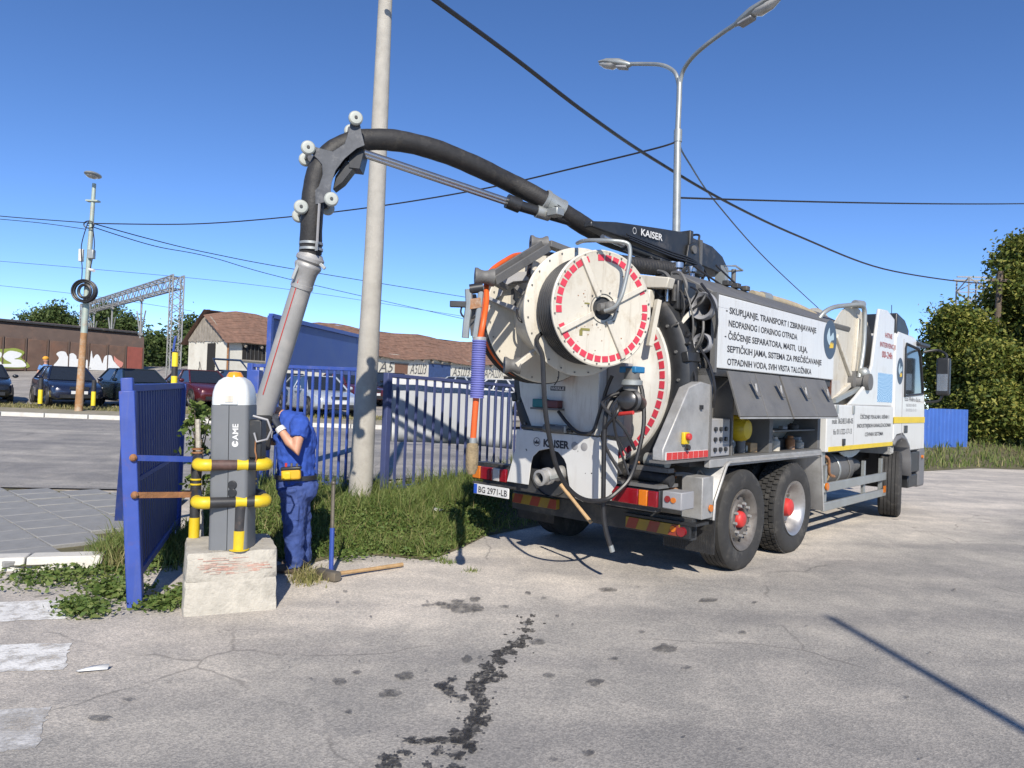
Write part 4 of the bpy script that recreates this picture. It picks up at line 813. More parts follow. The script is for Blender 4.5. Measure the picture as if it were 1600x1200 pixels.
def rrect(hw_, hd, r, n=5):
    out = []
    for cx, cy, a0 in ((hw_-r, hd-r, 0), (-hw_+r, hd-r, 90), (-hw_+r, -hd+r, 180), (hw_-r, -hd+r, 270)):
        for i in range(n+1): a = math.radians(a0+90*i/n); out.append((cx+r*math.cos(a), cy+r*math.sin(a)))
    return out
def loft(secs):
    n = len(secs[0]); V = [p for s_ in secs for p in s_]; F = [(i*n+k, i*n+(k+1) % n, (i+1)*n+(k+1) % n, (i+1)*n+k) for i in range(len(secs)-1) for k in range(n)]; F += [tuple(range(n-1, -1, -1)), tuple(range(len(V)-n, len(V)))]; return MB().add(V, F)
HB = 1.11; W2 = .143; D2 = .13
for sg in (-1, 1):
    R_ = [(max(-.0025*0+.0025, x) if sg > 0 else min(-.0025, x), y) for x, y in rrect(W2, D2, .035)]
    loft([[(x*(1.03 if z < .3 else 1), y*(1.03 if z < .3 else 1), z) for x, y in R_] for z in (0, .3, .301, HB)]).build('casing_half', m_casing, bu_)
MB().box((-.003, -D2+.012, .02), (.003, D2-.02, HB)).build('seam', m_black, bu_)
dome = loft([[(x*k, y*k, HB+z) for x, y in rrect(W2, D2, .05)] for z, k in ((0.002, 1), (.05, 1.0), (.10, .97), (.15, .88), (.19, .72), (.215, .5), (.225, .3))]).build('dome_cover', m_dome, bu_, angle=60)
arch = [(-.065, 0), (.065, 0)]+[(.065*math.cos(math.radians(a)), .065+.06*math.sin(math.radians(a))) for a in range(0, 181, 15)]
MB().prism(arch, (0, -D2-.001, HB+.006), (1, 0, 0), (0, .12, 1), .008).build('lock_cover', m_dome, dome, bevel=.003)
MB().prism([(-.03, 0), (.03, 0), (.03, .05), (-.03, .05)], (0, -D2-.0085, HB+.025), (1, 0, 0), (0, .12, 1), .004).build('lock_plate', m_cream, dome)
bcn = MB(); bcn.lathe((0, 0, HB+.20), (0, 0, 1), [(.068, 0), (.062, .03), (.045, .058), (.001, .066)], 20).build('beacon', m_amber, bu_)
text('AME', (.072, -D2-.002, .845), (0, 0, 1), (-1, 0, 0), .044, m_inkw, bu_, width=.125, bold=.02)
lgd = MB().cyl((.05, -D2-.003, .815), (.05, -D2-.0005, .815), .024, n=20).build('logo_letter', m_inkw, bu_); MB().box((.044, -D2-.0036, .815), (.056, -D2-.003, .84)).build('logo_notch', m_casing, lgd)
bu_.rotation_euler = (0, -.025, .06)
for z in (.50, .44): MB().cyl((.035, -D2-.012, z), (.035, -D2+.01, z), .034, n=20).build('photocell', m_black, bu_, bevel=.004)
for z in (.50, .44): MB().box((.012, -D2-.0145, z-.006), (.058, -D2-.011, z+.006)).build('photocell_slot', m_hoses, bu_)
ab = MB(); ab.box((W2-.01, -.08, .70), (W2+.09, .06, 1.0)); ab.build('arm_bracket', m_black, bu_, bevel=.01)
MB().tube([(W2+.03, -.10, 1.03), (W2+.14, -.10, 1.0), (W2+.17, -.10, .92), (W2+.14, -.10, .85), (W2+.06, -.10, .83), (W2+.04, -.10, .9)], .009, 8).build('bracket_loop', m_greyp, bu_)
MB().tube(catmull([(W2+.05, -.09, .84), (W2+.05, -.1, .76), (W2+.06, -.1, .7), (W2+.03, -.09, .62)], 5), .006, 6).build('bracket_wire', m_rust, bu_)
gr_ = thing('guard_rail', 'yellow and black pipe guard wrapped round the grey barrier unit', 'guard rail', (bc.x, bc.y, hb+.001), BA)
pl = blk.matrix_world  # local positions in the block frame
LP, RP, FP = (-.265, .29), (.165, .28), (.03, -.265)
def banded(path, rads, nm='pipe'):
    for i, (P_, r_, mt) in enumerate(path): MB().tube(P_, r_, 12).build(nm, mt, gr_)
zU, zL = 1.12-hb, .835-hb
for (x, y) in (LP, RP):
    banded([([(x, y, 0), (x, y, .165)], .042, m_yellow), ([(x, y, .165), (x, y, zU-.03)], .040, m_blkband)], 0, 'post')
    for zz in (zL+.06, zL+.10, zU+.035, zU+.065): MB().lathe((x, y, zz), (0, 0, 1), [(.04, 0), (.046, .004), (.046, .012), (.04, .016)], 14).build('clamp_ring', m_rust if zz > zU else m_yellow, gr_)
for zz, mm in ((zU, m_rust), (zL, m_blkband)):
    yF = -.285; xl, xr = LP[0]-.0, RP[0]+.065
    for sx, (px_, py_) in ((-1, LP), (1, RP)):
        xe = xl if sx < 0 else xr
        MB().tube([(px_, py_, zz), (xe, py_-.22, zz), (xe, yF+.09, zz)], .041, 14).build('side_bar', m_blkband, gr_); MB().sphere((px_, py_, zz), .048, 12, 8).build('post_joint', m_yellow if sx > 0 else m_blkband, gr_)
        MB().tube(catmull([(xe, yF+.10, zz), (xe, yF+.05, zz), (xe-sx*.015, yF+.02, zz), (xe-sx*.05, yF, zz), (xe-sx*.085, yF, zz)], 5), .047, 14).build('elbow', m_yellow, gr_)
    MB().tube([(xl+.085, yF, zz), (.005, yF, zz)], .040, 14).build('crossbar', m_blkband if zz == zL else M('scuffed_band', (.10, .055, .045), .6, var=.5, scale=14, dirt=(.03, .03, .03), damt=.5), gr_); MB().tube([(.005, yF, zz), (.085, yF, zz)], .0445, 14).build('crossbar_band', m_yellow, gr_); MB().tube([(.085, yF, zz), (xr-.08, yF, zz)], .040, 14).build('crossbar', m_blkband, gr_)
banded([([(.045, -.285, 0), (.045, -.285, .15)], .048, m_yellow), ([(.045, -.285, .15), (.045, -.285, zL-.03)], .044, m_blkband)], 0, 'front_post'); MB().lathe((.045, -.285, 0), (0, 0, 1), [(.001, .002), (.075, .002), (.075, .008), (.048, .009)], 14).build('foot_plate', m_yellow, gr_)
for zz in (zL, zU):
    a = Vector((gN.x, gN.y, 0))+gpt(0, zz+hb+.03)+Vector((.05, -.05, 0)); q = Vector((bc.x, bc.y, 0))+bx*LP[0]+by*(LP[1]-.12)+Z*(zz+hb); st = MB().beam(a, q, .01, .045).build('tie_bar', m_blued if zz == zU else m_rust); st.name = 'tie_bar'
    tag(st, 'upper blue flat strap tying the gate post to the guard rail' if zz == zU else 'lower rusty flat strap tying the gate post to the guard rail', 'strap', 'straps between gate and guard rail')
    MB().sphere(a, .03, 8, 6).build('weld', m_rust, st)
# ---- leafy plant between gate and barrier
pp = at(305, 800, 6.5); pln = thing('leafy_sapling', 'young ailanthus-like sapling with drooping leaves between gate and barrier unit', 'sapling', (pp.x, 6.5, 0)); C = []; b = MB()
for (qx, qy) in ((304, 630), (310, 650), (322, 668), (306, 690), (318, 700), (300, 745), (326, 745), (316, 640), (330, 640), (300, 660)):
    tip = at(qx, qy, 6.5+random.uniform(-.12, .12))-Vector((pp.x, 6.5, 0)); b.tube(catmull([(0, 0, 0), (random.uniform(-.05, .05), 0, tip.z*.6), tip], 5), [.012-.0008*i for i in range(11)], 5)
    for s_ in range(5):
        a = random.uniform(0, 6.28); dr = Vector((math.cos(a), math.sin(a), random.uniform(-.1, .5)))
        for k in range(9): c = tip+dr*(.018*k)+Vector((0, 0, -.0022*k*k)); C += [tuple(c+Vector((random.gauss(0, .012), random.gauss(0, .012), random.gauss(0, .01))))]*1
b.build('stem', m_bark, pln); V, F = leaves(C, .034, .3); raw_mesh('foliage', V, F, m_weed, None, pln)
b = MB(); q0 = at(312, 835, 6.25); 
sp = tag(MB().tube([at(314, 840, 6.3), at(311, 740, 6.3), at(309, 655, 6.3)], [.025, .022, .02], 7).build('old_stake', m_conc), 'thin pale stake standing behind the guard rail beside the gate', 'stake')
# ---- tools
hm = gp(512, 906); sl = thing('sledgehammer', 'sledgehammer with wooden handle lying on the ground by the worker', 'sledgehammer', (hm.x, hm.y, 0)); e = gp(629, 882, .03)-hm; hh = gp(490, 903)-hm; hd_ = Vector((gp(530, 912)-gp(490, 902)).to_tuple()); hd_.z = 0; hd_.normalize()
m_hamm = M('hammer_steel', (.17, .15, .12), .6, .5, var=.4, dirt=(.25, .2, .14), damt=.4); x_ = hd_; y_ = Vector((-x_.y, x_.x, 0))
loft([[tuple(x_*(-.13+.26*t)+y_*(a*k)+Z*(.048+b_*k)) for a, b_ in rrect(.043, .043, .014, 2)] for t, k in ((0, .85), (.06, 1), (.4, .95), (.6, .95), (.94, 1), (1, .85))]).build('head', m_hamm, sl)
MB().tube([Vector((.04, .01, .05)), e*.5+Vector((0, 0, .02)), e], [.019, .018, .02], 8).build('handle', m_tan, sl)
br0 = gp(517, 899); br1 = at(521, 752, br0.y+.1); brk = thing('digging_bar', 'blue steel bar standing upright beside the sledgehammer', 'digging bar', (br0.x, br0.y, 0)); v_ = br1-br0
MB().tube([(0, 0, 0), v_*.5], .022, 8).build('blue_sleeve', m_blue, brk); MB().tube([v_*.5, v_*.96], .018, 8).build('bare_shaft', m_hamm, brk); MB().sphere(v_*.98, .025, 8, 6).build('tip', m_hamm, brk)
# ---- litter
def litter(label, px, py, w_, l_, rz, mt, z=.006):
    p = gp(px, py); o = MB().add([(-w_, -l_, 0), (w_, -l_*.8, .012), (w_*.8, l_, .004), (0, l_*1.1, .03), (-w_*.9, l_*.9, 0), (-w_*1.05, 0, .02)], [(0, 1, 2, 3, 4, 5)]).build('litter', mt); o.location = (p.x, p.y, z); o.rotation_euler = (0, 0, rz); tag(o, label, 'litter', 'scraps of litter'); s_ = o.modifiers.new('t', 'SOLIDIFY'); s_.thickness = .003
litter('flat white and pink wrapper on the asphalt below the gate', 143, 1049, .022, .085, -1.15, m_inkw)
litter('crumpled white cup in the grass right of the digging bar', 682, 833, .05, .07, .6, m_inkw, .28); litter('small white scrap at the edge of the grass', 622, 857, .03, .04, .2, m_inkw, .05)
# ---- worker
wb = gp(463, 893); wk = thing('person', 'worker in blue shirt and trousers with tool pouch, bent over holding the suction pipe', 'person', (wb.x, wb.y, 0)); wo = Vector((wb.x, wb.y, 0))
q = lambda px, py, Y: at(px, py, Y)-wo
Y0 = wb.y
hipc = q(462, 752, Y0+.02); chest = q(463, 690, Y0+.03); shc = q(452, 660, Y0+.02); neck = q(432, 645, Y0+.05); head = q(402, 636, Y0+.05)
sN = q(468, 662, Y0-.19); sF = q(440, 655, Y0+.2)           # near and far shoulder
elN = q(463, 706, Y0-.26); wrN = q(437, 669, Y0-.2); elF = q(432, 690, Y0+.2); wrF = q(412, 690, Y0+.02)
b = MB(); b.tube([shc, neck, neck.lerp(head, .6)], [.075, .062, .06], 10); b.sphere(head, .105, 14, 12, (1.12, .92, 1.08)); b.sphere(head+Vector((-.105, 0, -.03)), .026, 8, 6, (1.2, .7, 1)); b.sphere(head+Vector((-.06, 0, -.085)), .045, 8, 6); 
for s_ in (-1, 1): b.sphere(head+Vector((.01, s_*.098, -.005)), .03, 8, 6, (.7, .35, 1.1))
b.tube([sN, sN.lerp(elN, .5), elN, elN.lerp(wrN, .4), wrN], [.062, .056, .048, .046, .032], 12); b.tube([sF, sF.lerp(elF, .5), elF, wrF], [.06, .055, .046, .032], 12)
body = remesh(b.build('body', m_skin, wk), .011, 4)
for dy in (-1, 1): MB().sphere(head+Vector((-.102, dy*.036, .012)), .011, 6, 5).build('eye', m_ink, body)
MB().box(head+Vector((-.108, -.022, -.052)), head+Vector((-.094, .022, -.046))).build('mouth', m_inkr, body)
m_cap = M('dusty_cap', (.24, .21, .16), .9, var=.3); hc = MB(); hc.sphere(head+Vector((.01, 0, .03)), .12, 14, 8, (1.1, 1, .85)); hc.build('cap', m_cap, wk)
b = MB(); wst = hipc.lerp(chest, .25)
b.tube([hipc+Vector((.0, 0, -.06)), wst, chest, chest.lerp(shc, .6), shc, shc.lerp(neck, .6)], [.175, .165, .19, .19, .15, .08], 16)
b.sphere(chest+Vector((.02, 0, -.02)), .17, 12, 8, (1, 1.15, 1.2))
b.tube([sN+Vector((-.02, .06, .01)), sN, sN.lerp(elN, .5)], [.085, .09, .078], 12); b.tube([sF+Vector((0, -.06, .01)), sF, sF.lerp(elF, .55)], [.085, .085, .075], 12)
b.sphere(q(478, 735, Y0+.04), .1, 10, 8, (.9, 1.3, 1.3))
remesh(b.build('shirt', m_shirt, wk), .012, 2, .042, .08)
b = MB(); kN = q(459, 825, Y0-.09); kF = q(470, 822, Y0+.12); aN = q(461, 886, Y0-.08); aF = q(473, 878, Y0+.14)
b.tube([hipc+Vector((0, 0, .06)), hipc+Vector((0, 0, -.08))], [.168, .18], 14); b.sphere(hipc+Vector((.06, 0, -.06)), .155, 12, 8)
b.tube([hipc+Vector((0, -.08, -.05)), hipc.lerp(kN, .5)+Vector((0, -.02, 0)), kN, kN.lerp(aN, .5), aN], [.135, .118, .095, .088, .082], 12); b.tube([hipc+Vector((.02, .08, -.05)), hipc.lerp(kF, .5), kF, kF.lerp(aF, .5), aF], [.13, .115, .095, .088, .082], 12)
tr = remesh(b.build('trousers', m_trous, wk), .012, 2, .045, .07)
MB().obox(hipc.lerp(kN, .62)+Vector((0.01, -.115, 0)), (1, 0, 0), (0, 1, 0), Z, .13, .03, .15).build('cargo_pocket', m_trous, tr, bevel=.01)
m_boot = M('work_boot', (.10, .075, .06), .8, var=.3)
for a, dx in ((aN, 0), (aF, .0)):
    f_ = Vector((a.x, a.y, 0)); bt = MB(); bt.tube([f_+Z*.16, f_+Z*.05], [.06, .06], 10); bt.tube([f_+Vector((.05, 0, .045)), f_+Vector((-.08, -.01, .05)), f_+Vector((-.19, -.02, .04))], [.05, .055, .04], 10, sq=.85); remesh(bt.build('boot', m_boot, wk), .01, 2)
# hands: palm and five fingers round the pipe
def hand(wr, to, side, up):
    to = (Vector(to)-wr).normalized(); side = Vector(side); side = (side-to*side.dot(to)).normalized(); nrm = to.cross(side); b = MB(); p = wr+to*.05
    b.tube([wr-to*.01, p, wr+to*.1], [.033, .044, .043], 10, sq=.62)
    for i, (o_, L_) in enumerate(((-.034, .075), (-.012, .086), (.011, .082), (.033, .066))):
        s0 = wr+to*.085+side*o_; a1 = s0+to*L_*.45+nrm*.012; a2 = a1+to*L_*.3+nrm*.028; a3 = a2+to*L_*.12+nrm*.03; b.tube([s0, a1, a2, a3], [.0115, .011, .010, .008], 7)
    s0 = wr+to*.035-side*.035; b.tube([s0, s0+to*.03-side*.035+nrm*.012, s0+to*.055-side*.045+nrm*.035], [.0145, .0125, .010], 7)
    return remesh(b.build('glove', m_glove, wk), .0062, 2)
hN = hand(wrN, q(421, 640, Y0-.16), (1, 0, .7), 1); hF = hand(wrF, q(404, 668, Y0-.06), (0, 0, 1), 1)
for a, b_ in ((wrN, elN), (wrF, elF)): MB().tube([a.lerp(b_, -.02), a.lerp(b_, .16)], [.043, .047], 12).build('glove_cuff', m_inkw, wk)
# belt and tool pouch
bl = MB(); bcn_ = hipc.lerp(chest, .12); bl.lathe(bcn_, (0, 0, 1), [(.188, -.022), (.196, -.02), (.196, .022), (.188, .024)], 24); bl.build('belt', m_black, wk)
pc_ = q(455, 741, Y0-.22); po = MB(); po.obox(pc_, (1, .1, .08), (-.1, 1, 0), (-.08, 0, 1), .17, .07, .1); pch = po.build('tool_pouch', M('yellow_pouch', (.62, .36, .02), .75, var=.15), wk, bevel=.02, seg=3)
MB().obox(pc_+Vector((-.03, -.04, -.01)), (1, .1, .08), (-.1, 1, 0), (-.08, 0, 1), .08, .03, .07).build('front_pocket', m_yellow, pch, bevel=.012); MB().obox(pc_+Vector((.0, -.005, .055)), (1, .1, .08), (-.1, 1, 0), (-.08, 0, 1), .18, .075, .03).build('pouch_trim', m_black, pch, bevel=.01)
for dx in (-.05, .0, .05): MB().cyl(pc_+Vector((dx, 0, .03)), pc_+Vector((dx, 0, .10)), .011, n=8).build('tool', m_red if dx < 0 else m_hamm, pch)
# ================================================================== the vacuum truck
m_mud = M('dark_grey_plastic', (.13, .13, .135), .6, var=.1)
TR = thing('vacuum_truck', 'white vacuum tanker truck with a big black suction hose boom and rear hose reels', 'truck', (T0.x, T0.y, 0), -HDG)
TZ = (0, 0, 1); TS = (0, 1, 0); TT = (1, 0, 0)
def P_(mb, nm, mt, par=None, **k): return mb.build(nm, mt, par or TR, **k)
# ---- wheels
def tyre_mb(r, w_, lug, ribs):
    t = MB(); prof = [(r*.60, .02), (r*.66, .0), (r*.86, -.012), (r*.95, .0), (r*.985, .02)]; n = 5
    for i in range(n):
        a = .025+(w_-.05)*i/n; b_ = .025+(w_-.05)*(i+1)/n; g = .008
        prof += [(r, a+g*.5), (r, b_-g*.5)]
        if i < n-1 and ribs: prof += [(r-.016, b_-g*.4), (r-.016, b_+g*.4)]
    prof += [(r*.985, w_-.02), (r*.95, w_), (r*.86, w_+.012), (r*.66, w_), (r*.60, w_-.02)]
    t.lathe((0, 0, 0), (1, 0, 0), prof, 64)
    if lug:
        N_ = 46
        for i in range(N_):
            for k in range(4):
                a = 2*math.pi*(i+.5*(k % 2))/N_; c = Vector((.03+(w_-.06)*(k+.5)/4, math.cos(a)*r, math.sin(a)*r)); t.obox(c, (1, 0, 0), (0, -math.sin(a), math.cos(a)), (0, math.cos(a), math.sin(a)), (w_-.06)/4-.012, 2*math.pi*r/N_-.016, .03)
    return t
def wheel(s, side, style, r=.52, steer=0):
    """hub face at t = 1.25*side; style: rear (convex hub), deep (dished dual), front"""
    e = bpy.data.objects
    rm = MB()
    if style == 'rear': pr = [(.001, .10), (.10, .10), (.12, .04), (.19, .035), (.215, .06), (.235, .07), (.27, .02), (.305, -.0), (.318, .0), (.318, .03)]
    elif style == 'deep': pr = [(.001, .16), (.11, .16), (.17, .165), (.225, .15), (.262, .05), (.29, .01), (.318, -.002), (.318, .03)]
    else: pr = [(.001, .06), (.12, .05), (.22, .03), (.26, .05), (.29, .01), (.318, 0), (.318, .03)]
    rm.lathe((0, 0, 0), (-1, 0, 0), pr, 40)
    w0 = rm.build('wheel', m_rim if style != 'rear' else m_rimd, TR); w_ = .30
    ty = tyre_mb(r, w_, style == 'deep', True); tb = ty.build('tyre', m_rubber, w0); tb.location = (-w_-.0, 0, 0)
    if style == 'deep': inst(tb, 'tyre', w0, (-2*w_-.05, 0, 0))
    hb_ = MB()
    if style == 'rear': hb_.lathe((0, 0, 0), (-1, 0, 0), [(.001, -.002), (.06, .0), (.075, .012), (.085, .03), (.09, .10)], 24)
    else: hb_.lathe((0, 0, 0), (-1, 0, 0), [(.001, .03), (.07, .035), (.095, .05), (.105, .08), (.11, .17)], 24)
    hb_.build('hub_cap', m_red if style != 'front' else m_rim, w0)
    nt_ = MB(); R_ = .165 if style != 'deep' else .20; dd = -.035 if style == 'rear' else -.165
    for i in range(10): a = 2*math.pi*i/10; nt_.cyl((dd, R_*math.cos(a), R_*math.sin(a)), (dd+.035, R_*math.cos(a), R_*math.sin(a)), .016, n=6)
    nt_.build('lug_nuts', m_rimd if style == 'deep' else m_alu, w0)['kind'] = 'stuff'
    if style == 'rear':
        ho = MB()
        for i in range(10): a = 2*math.pi*(i+.5)/10; ho.cyl((-.062, .222*math.cos(a), .222*math.sin(a)), (-.052, .222*math.cos(a), .222*math.sin(a)), .018, n=10)
        ho.build('vent_holes', m_black, w0)['kind'] = 'stuff'
    w0.location = (1.25*side, s, r+.0); w0.rotation_euler = (random.uniform(0, 6) if side > 0 else 0, 0, (0 if side > 0 else math.pi)+steer)
    return w0
for sd in (1, -1):
    wheel(0, sd, 'rear'); wheel(1.33, sd, 'deep')
    f_ = wheel(5.56, sd, 'front', steer=math.radians(14)); f_.location.x = 1.27*sd
fr = MB(); 
for t in (-.42, .42): fr.box((t-.05, -1.3, .82), (t+.05, 6.6, 1.08))
for s in (-1.2, -.3, .65, 2.0, 3.2, 4.4): fr.box((-.40, s-.06, .86), (.40, s+.06, 1.04))
P_(fr, 'chassis_frame', m_frame)
for s in (0, 1.33, 5.56): P_(MB().cyl((-.95, s, .52), (.95, s, .52), .085, n=14).sphere((0, s, .52), .2, 12, 8), 'axle', m_frame)
P_(MB().box((-1.1, -.9, 1.10), (1.1, 4.9, 1.16)), 'subframe_deck', m_frame)
# ---- tank
ZC = 1.93
tk = P_(MB().lathe((0, -.80, ZC), TS, [(.2, 0), (1.03, 0), (1.03, 4.2), (.9, 4.45), (.4, 4.6), (.001, 4.62)], 64), 'tank', m_white)
P_(MB().lathe((0, -1.02, ZC), TS, [(.90, .03), (.935, .0), (.95, -.012), (1.02, -.03), (1.09, -.02), (1.135, .01), (1.145, .05), (1.145, .15), (1.12, .20), (1.04, .22)], 72), 'tank_flange', m_black)
for k in range(10):
    a = 2*math.pi*k/10+.2; c = Vector((1.12*math.cos(a), -.93, ZC+1.12*math.sin(a))); P_(MB().obox(c, (-math.sin(a), 0, math.cos(a)), TS, (math.cos(a), 0, math.sin(a)), .10, .24, .07), 'flange_clamp', m_black, bevel=.01)
door = P_(MB().lathe((0, -1.03, ZC), (0, -1, 0), [(.94, -.06), (.942, .0), (.93, .02), (.78, .025), (.74, .05), (.6, .12), (.35, .18), (.001, .2)], 72), 'tank_door', m_white)
sq = MB().obox((0, 0, 0), (1, 0, 0), (0, 1, 0), (0, 0, 1), .056, .004, .072).build('reflective_square', m_refl, door)
for i in range(56):
    a = 2*math.pi*(i+.5)/56; o = sq if i == 0 else inst(sq, 'reflective_square', door); o.location = (.865*math.cos(a), -1.058, ZC+.865*math.sin(a)); o.rotation_euler = (0, -a, 0)
P_(MB().box((-.02, -.2, 1.2), (.02, 3.4, 1.35)), 'tank_saddle', m_frame)
m_warn = M('warning_yellow', (.75, .58, .03), .5)
p = tside(1062, 615, 1.0); P_(MB().prism([(-.045, -.03), (.045, -.03), (0, .05)], (1.03, -1.058, 1.68), TT, TZ, .004), 'warning_triangle', m_warn, door)
# ---- pump cabinet under the reel
cab_ = P_(MB().prism([(-.46, 1.36), (.38, 1.36), (.38, 2.10), (-.50, 2.10), (-.70, 1.95), (-.66, 1.72)], (0, -1.16, 0), TT, TZ, .26), 'pump_cabinet', m_white, bevel=.012)
P_(MB().prism([(.385, 1.36), (.60, 1.36), (.60, 2.08), (.385, 2.10)], (0, -1.16, 0), TT, TZ, .14), 'cabinet_side_cover', m_greyp, bevel=.01)
P_(MB().box((-.235, -1.4225, 1.79), (-.04, -1.42, 1.835)), 'maker_label', m_ink, cab_); text('WERLE', (-.227, -1.4235, 1.798), TT, TZ, .03, m_inkw, cab_, width=.18, bold=.02)
dv_ = P_(MB().box((-.42, -1.52, 1.59), (-.04, -1.42, 1.61)), 'device_shelf', m_alud); P_(MB().box((-.40, -1.515, 1.612), (-.24, -1.425, 1.70)), 'green_device', M('green_plastic', (.02, .14, .15), .5), dv_, bevel=.008); P_(MB().box((-.235, -1.515, 1.612), (-.06, -1.425, 1.69)), 'red_device', M('dark_red_plastic', (.10, .03, .03), .5), dv_, bevel=.008)
P_(MB().tube(catmull([(-.08, -1.47, 1.58), (.06, -1.48, 1.46), (.2, -1.48, 1.38), (.36, -1.48, 1.40), (.42, -1.47, 1.55), (.5, -1.47, 1.8), (.56, -1.46, 1.95)], 6), .018, 8), 'device_cable', m_hoses)
P_(MB().cyl((-.58, -1.46, 1.395), (.1, -1.46, 1.395), .02, n=10), 'latch_bar', m_frame); P_(MB().cyl((-.25, -1.47, 1.40), (.02, -1.47, 1.40), .045, n=14), 'latch_cylinder', m_alud); P_(MB().box((-.1, -1.5, 1.37), (.04, -1.43, 1.44)), 'latch_body', m_galv, bevel=.008)
# ---- KAISER rear plate
arch_ = [(.03+.0, 1.05), (.0, 1.10), (-.08, 1.165), (-.21, 1.19), (-.34, 1.16), (-.42, 1.09), (-.445, 1.0)]
kp = P_(MB().prism([(-.67, 1.365), (-.67, 1.16), (-.74, .93), (-.78, .79), (-.47, .79), (-.455, .9)]+arch_[::-1]+[(.05, .95), (.09, .80), (.16, .73), (.25, .705), (.48, .73), (.56, .80), (.645, .92), (.65, 1.325), (.46, 1.35)], (0, -1.44, 0), TT, TZ, .012), 'rear_plate', m_panel, bevel=.004)
P_(MB().box((.40, -1.475, .72), (.455, -1.455, 1.35)), 'rear_plate_rib', m_panel, kp, bevel=.004)
text('KAISER', (-.28, -1.453, 1.21), TT, TZ, .075, m_ink, kp, width=.34, bold=.045)
lg = P_(MB().lathe((-.37, -1.454, 1.25), (0, -1, 0), [(.040, 0), (.046, 0)], 28), 'logo_ring', m_ink, kp); P_(MB().prism([(-.032, -.02), (.032, -.02), (.03, .012), (.014, -.003), (0, .026), (-.014, -.003), (-.03, .012)], (-.37, -1.454, 1.25), TT, TZ, .001), 'logo_crown', m_ink, kp)
for x in (.13, .25): P_(MB().lathe((x, -1.454, 1.245), (0, -1, 0), [(.001, .004), (.03, .004), (.042, 0)], 20), 'round_sticker', m_greyp, kp)
for _ in range(26):
    x = random.uniform(-.6, .6); z = random.uniform(.85, 1.33)
    if z < 1.2 and -.5 < x < .1: continue
    P_(MB().obox((x, -1.4535, z), TT, TS, TZ, random.uniform(.004, .02), .001, random.uniform(.004, .014)), 'paint_chip', m_frame, kp)
P_(MB().lathe((-.2, -1.30, .98), (0, -1, 0), [(.001, 0), (.26, 0), (.28, .12)], 28), 'outlet_recess', m_black)
cpl = MB(); c0_ = trear(880, 738, -1.38); c1_ = trear(838, 748, -1.78); dr = (c1_-c0_).normalized()
cpl.lathe(c0_, dr, [(.06, 0), (.075, .02), (.075, .10), (.062, .12), (.062, .2), (.085, .22), (.085, .27), (.07, .28), (.07, .33), (.08, .335), (.08, .36), (.055, .365), (.05, .30)], 28); cp_ = P_(cpl, 'outlet_coupling', m_alu)
x, y, dd = frame(dr)
for sg in (-1, 1): P_(MB().beam(c0_+dr*.10+x*sg*.08, c0_+dr*.30+x*sg*.085, .02, .035), 'coupling_latch', m_galv, cp_, bevel=.004)
a = trear(876, 757, -1.62); b_ = trear(924, 817, -1.55); P_(MB().tube([a, a.lerp(b_, .5), b_], [.019, .017, .02], 8), 'wooden_pole', m_tan)
# ---- bumper, lights, plate
P_(MB().box((-1.2, -1.40, .70), (1.05, -1.30, .96)), 'bumper_beam', m_frame, bevel=.01)
P_(MB().box((-1.33, -1.40, .92), (-.67, -1.25, .955)), 'left_step', m_black); P_(MB().box((.30, -1.44, .925), (1.1, -1.1, .955)), 'right_step', m_alud)
def lightbar(t0, t1, z0, z1, segs, nm):
    hs_ = P_(MB().box((t0-.01, -1.42, z0-.01), (t1+.01, -1.30, z1+.01)), nm, m_black, bevel=.006); tt = t0
    for w_, mt in segs: P_(MB().box((tt+.003, -1.445, z0), (tt+w_*(t1-t0)-.003, -1.40, z1)), 'lens', mt, hs_, bevel=.008); tt += w_*(t1-t0)
lightbar(-1.33, -.80, .775, .915, ((.24, m_ambl), (.36, m_redl), (.2, m_whl), (.2, m_redl)), 'tail_light')
lightbar(.50, 1.09, .755, .90, ((.15, m_whl), (.5, m_redl), (.17, m_ambl), (.18, m_redl)), 'tail_light')
sbx = P_(MB().box((1.10, -1.38, .75), (1.30, -1.15, .91)), 'side_lamp_box', m_greyp, bevel=.01); P_(MB().cyl((1.16, -1.39, .84), (1.16, -1.37, .84), .03, n=14), 'lens', m_redl, sbx); P_(MB().cyl((1.22, -1.39, .835), (1.22, -1.37, .835), .026, n=14), 'lens', m_ambl, sbx)
npl = P_(MB().box((-1.28, -1.46, .605), (-.74, -1.445, .72)), 'number_plate', m_inkw, bevel=.004); text('BG 2971-LB', (-1.205, -1.462, .628), TT, TZ, .068, m_ink, npl, width=.44, bold=.01); P_(MB().box((-1.275, -1.4625, .61), (-1.225, -1.46, .715)), 'country_band', M('plate_blue', (.02, .08, .45), .5), npl)
P_(MB().box((-1.3, -1.46, .72), (-.7, -1.42, .74)), 'plate_bracket', m_frame)
m_dy = M('reflect_yellow', (.26, .17, .02), .5, dirt=GRIME, damt=.4); m_dr = M('reflect_red', (.22, .035, .02), .5, dirt=GRIME, damt=.35)
def diag(t0, t1, z0, z1, s, n, nm):
    h_ = P_(MB().box((t0, s, z0), (t1, s+.06, z1)), nm, m_dy, bevel=.004); w_ = (t1-t0)/n
    for i in range(0, n, 2): a = t0+w_*i; P_(MB().prism([(a+.004, z0+.003), (min(t1, a+w_), z0+.003), (min(t1, a+w_+.04), z1-.003), (a+.044, z1-.003)], (0, s-.001, 0), TT, TZ, .002), 'red_stripe', m_dr, h_)
    return h_
diag(-1.05, -.40, .50, .61, -1.06, 5, 'reflective_bar'); rb_ = diag(.50, 1.10, .45, .56, -1.06, 5, 'reflective_bar')
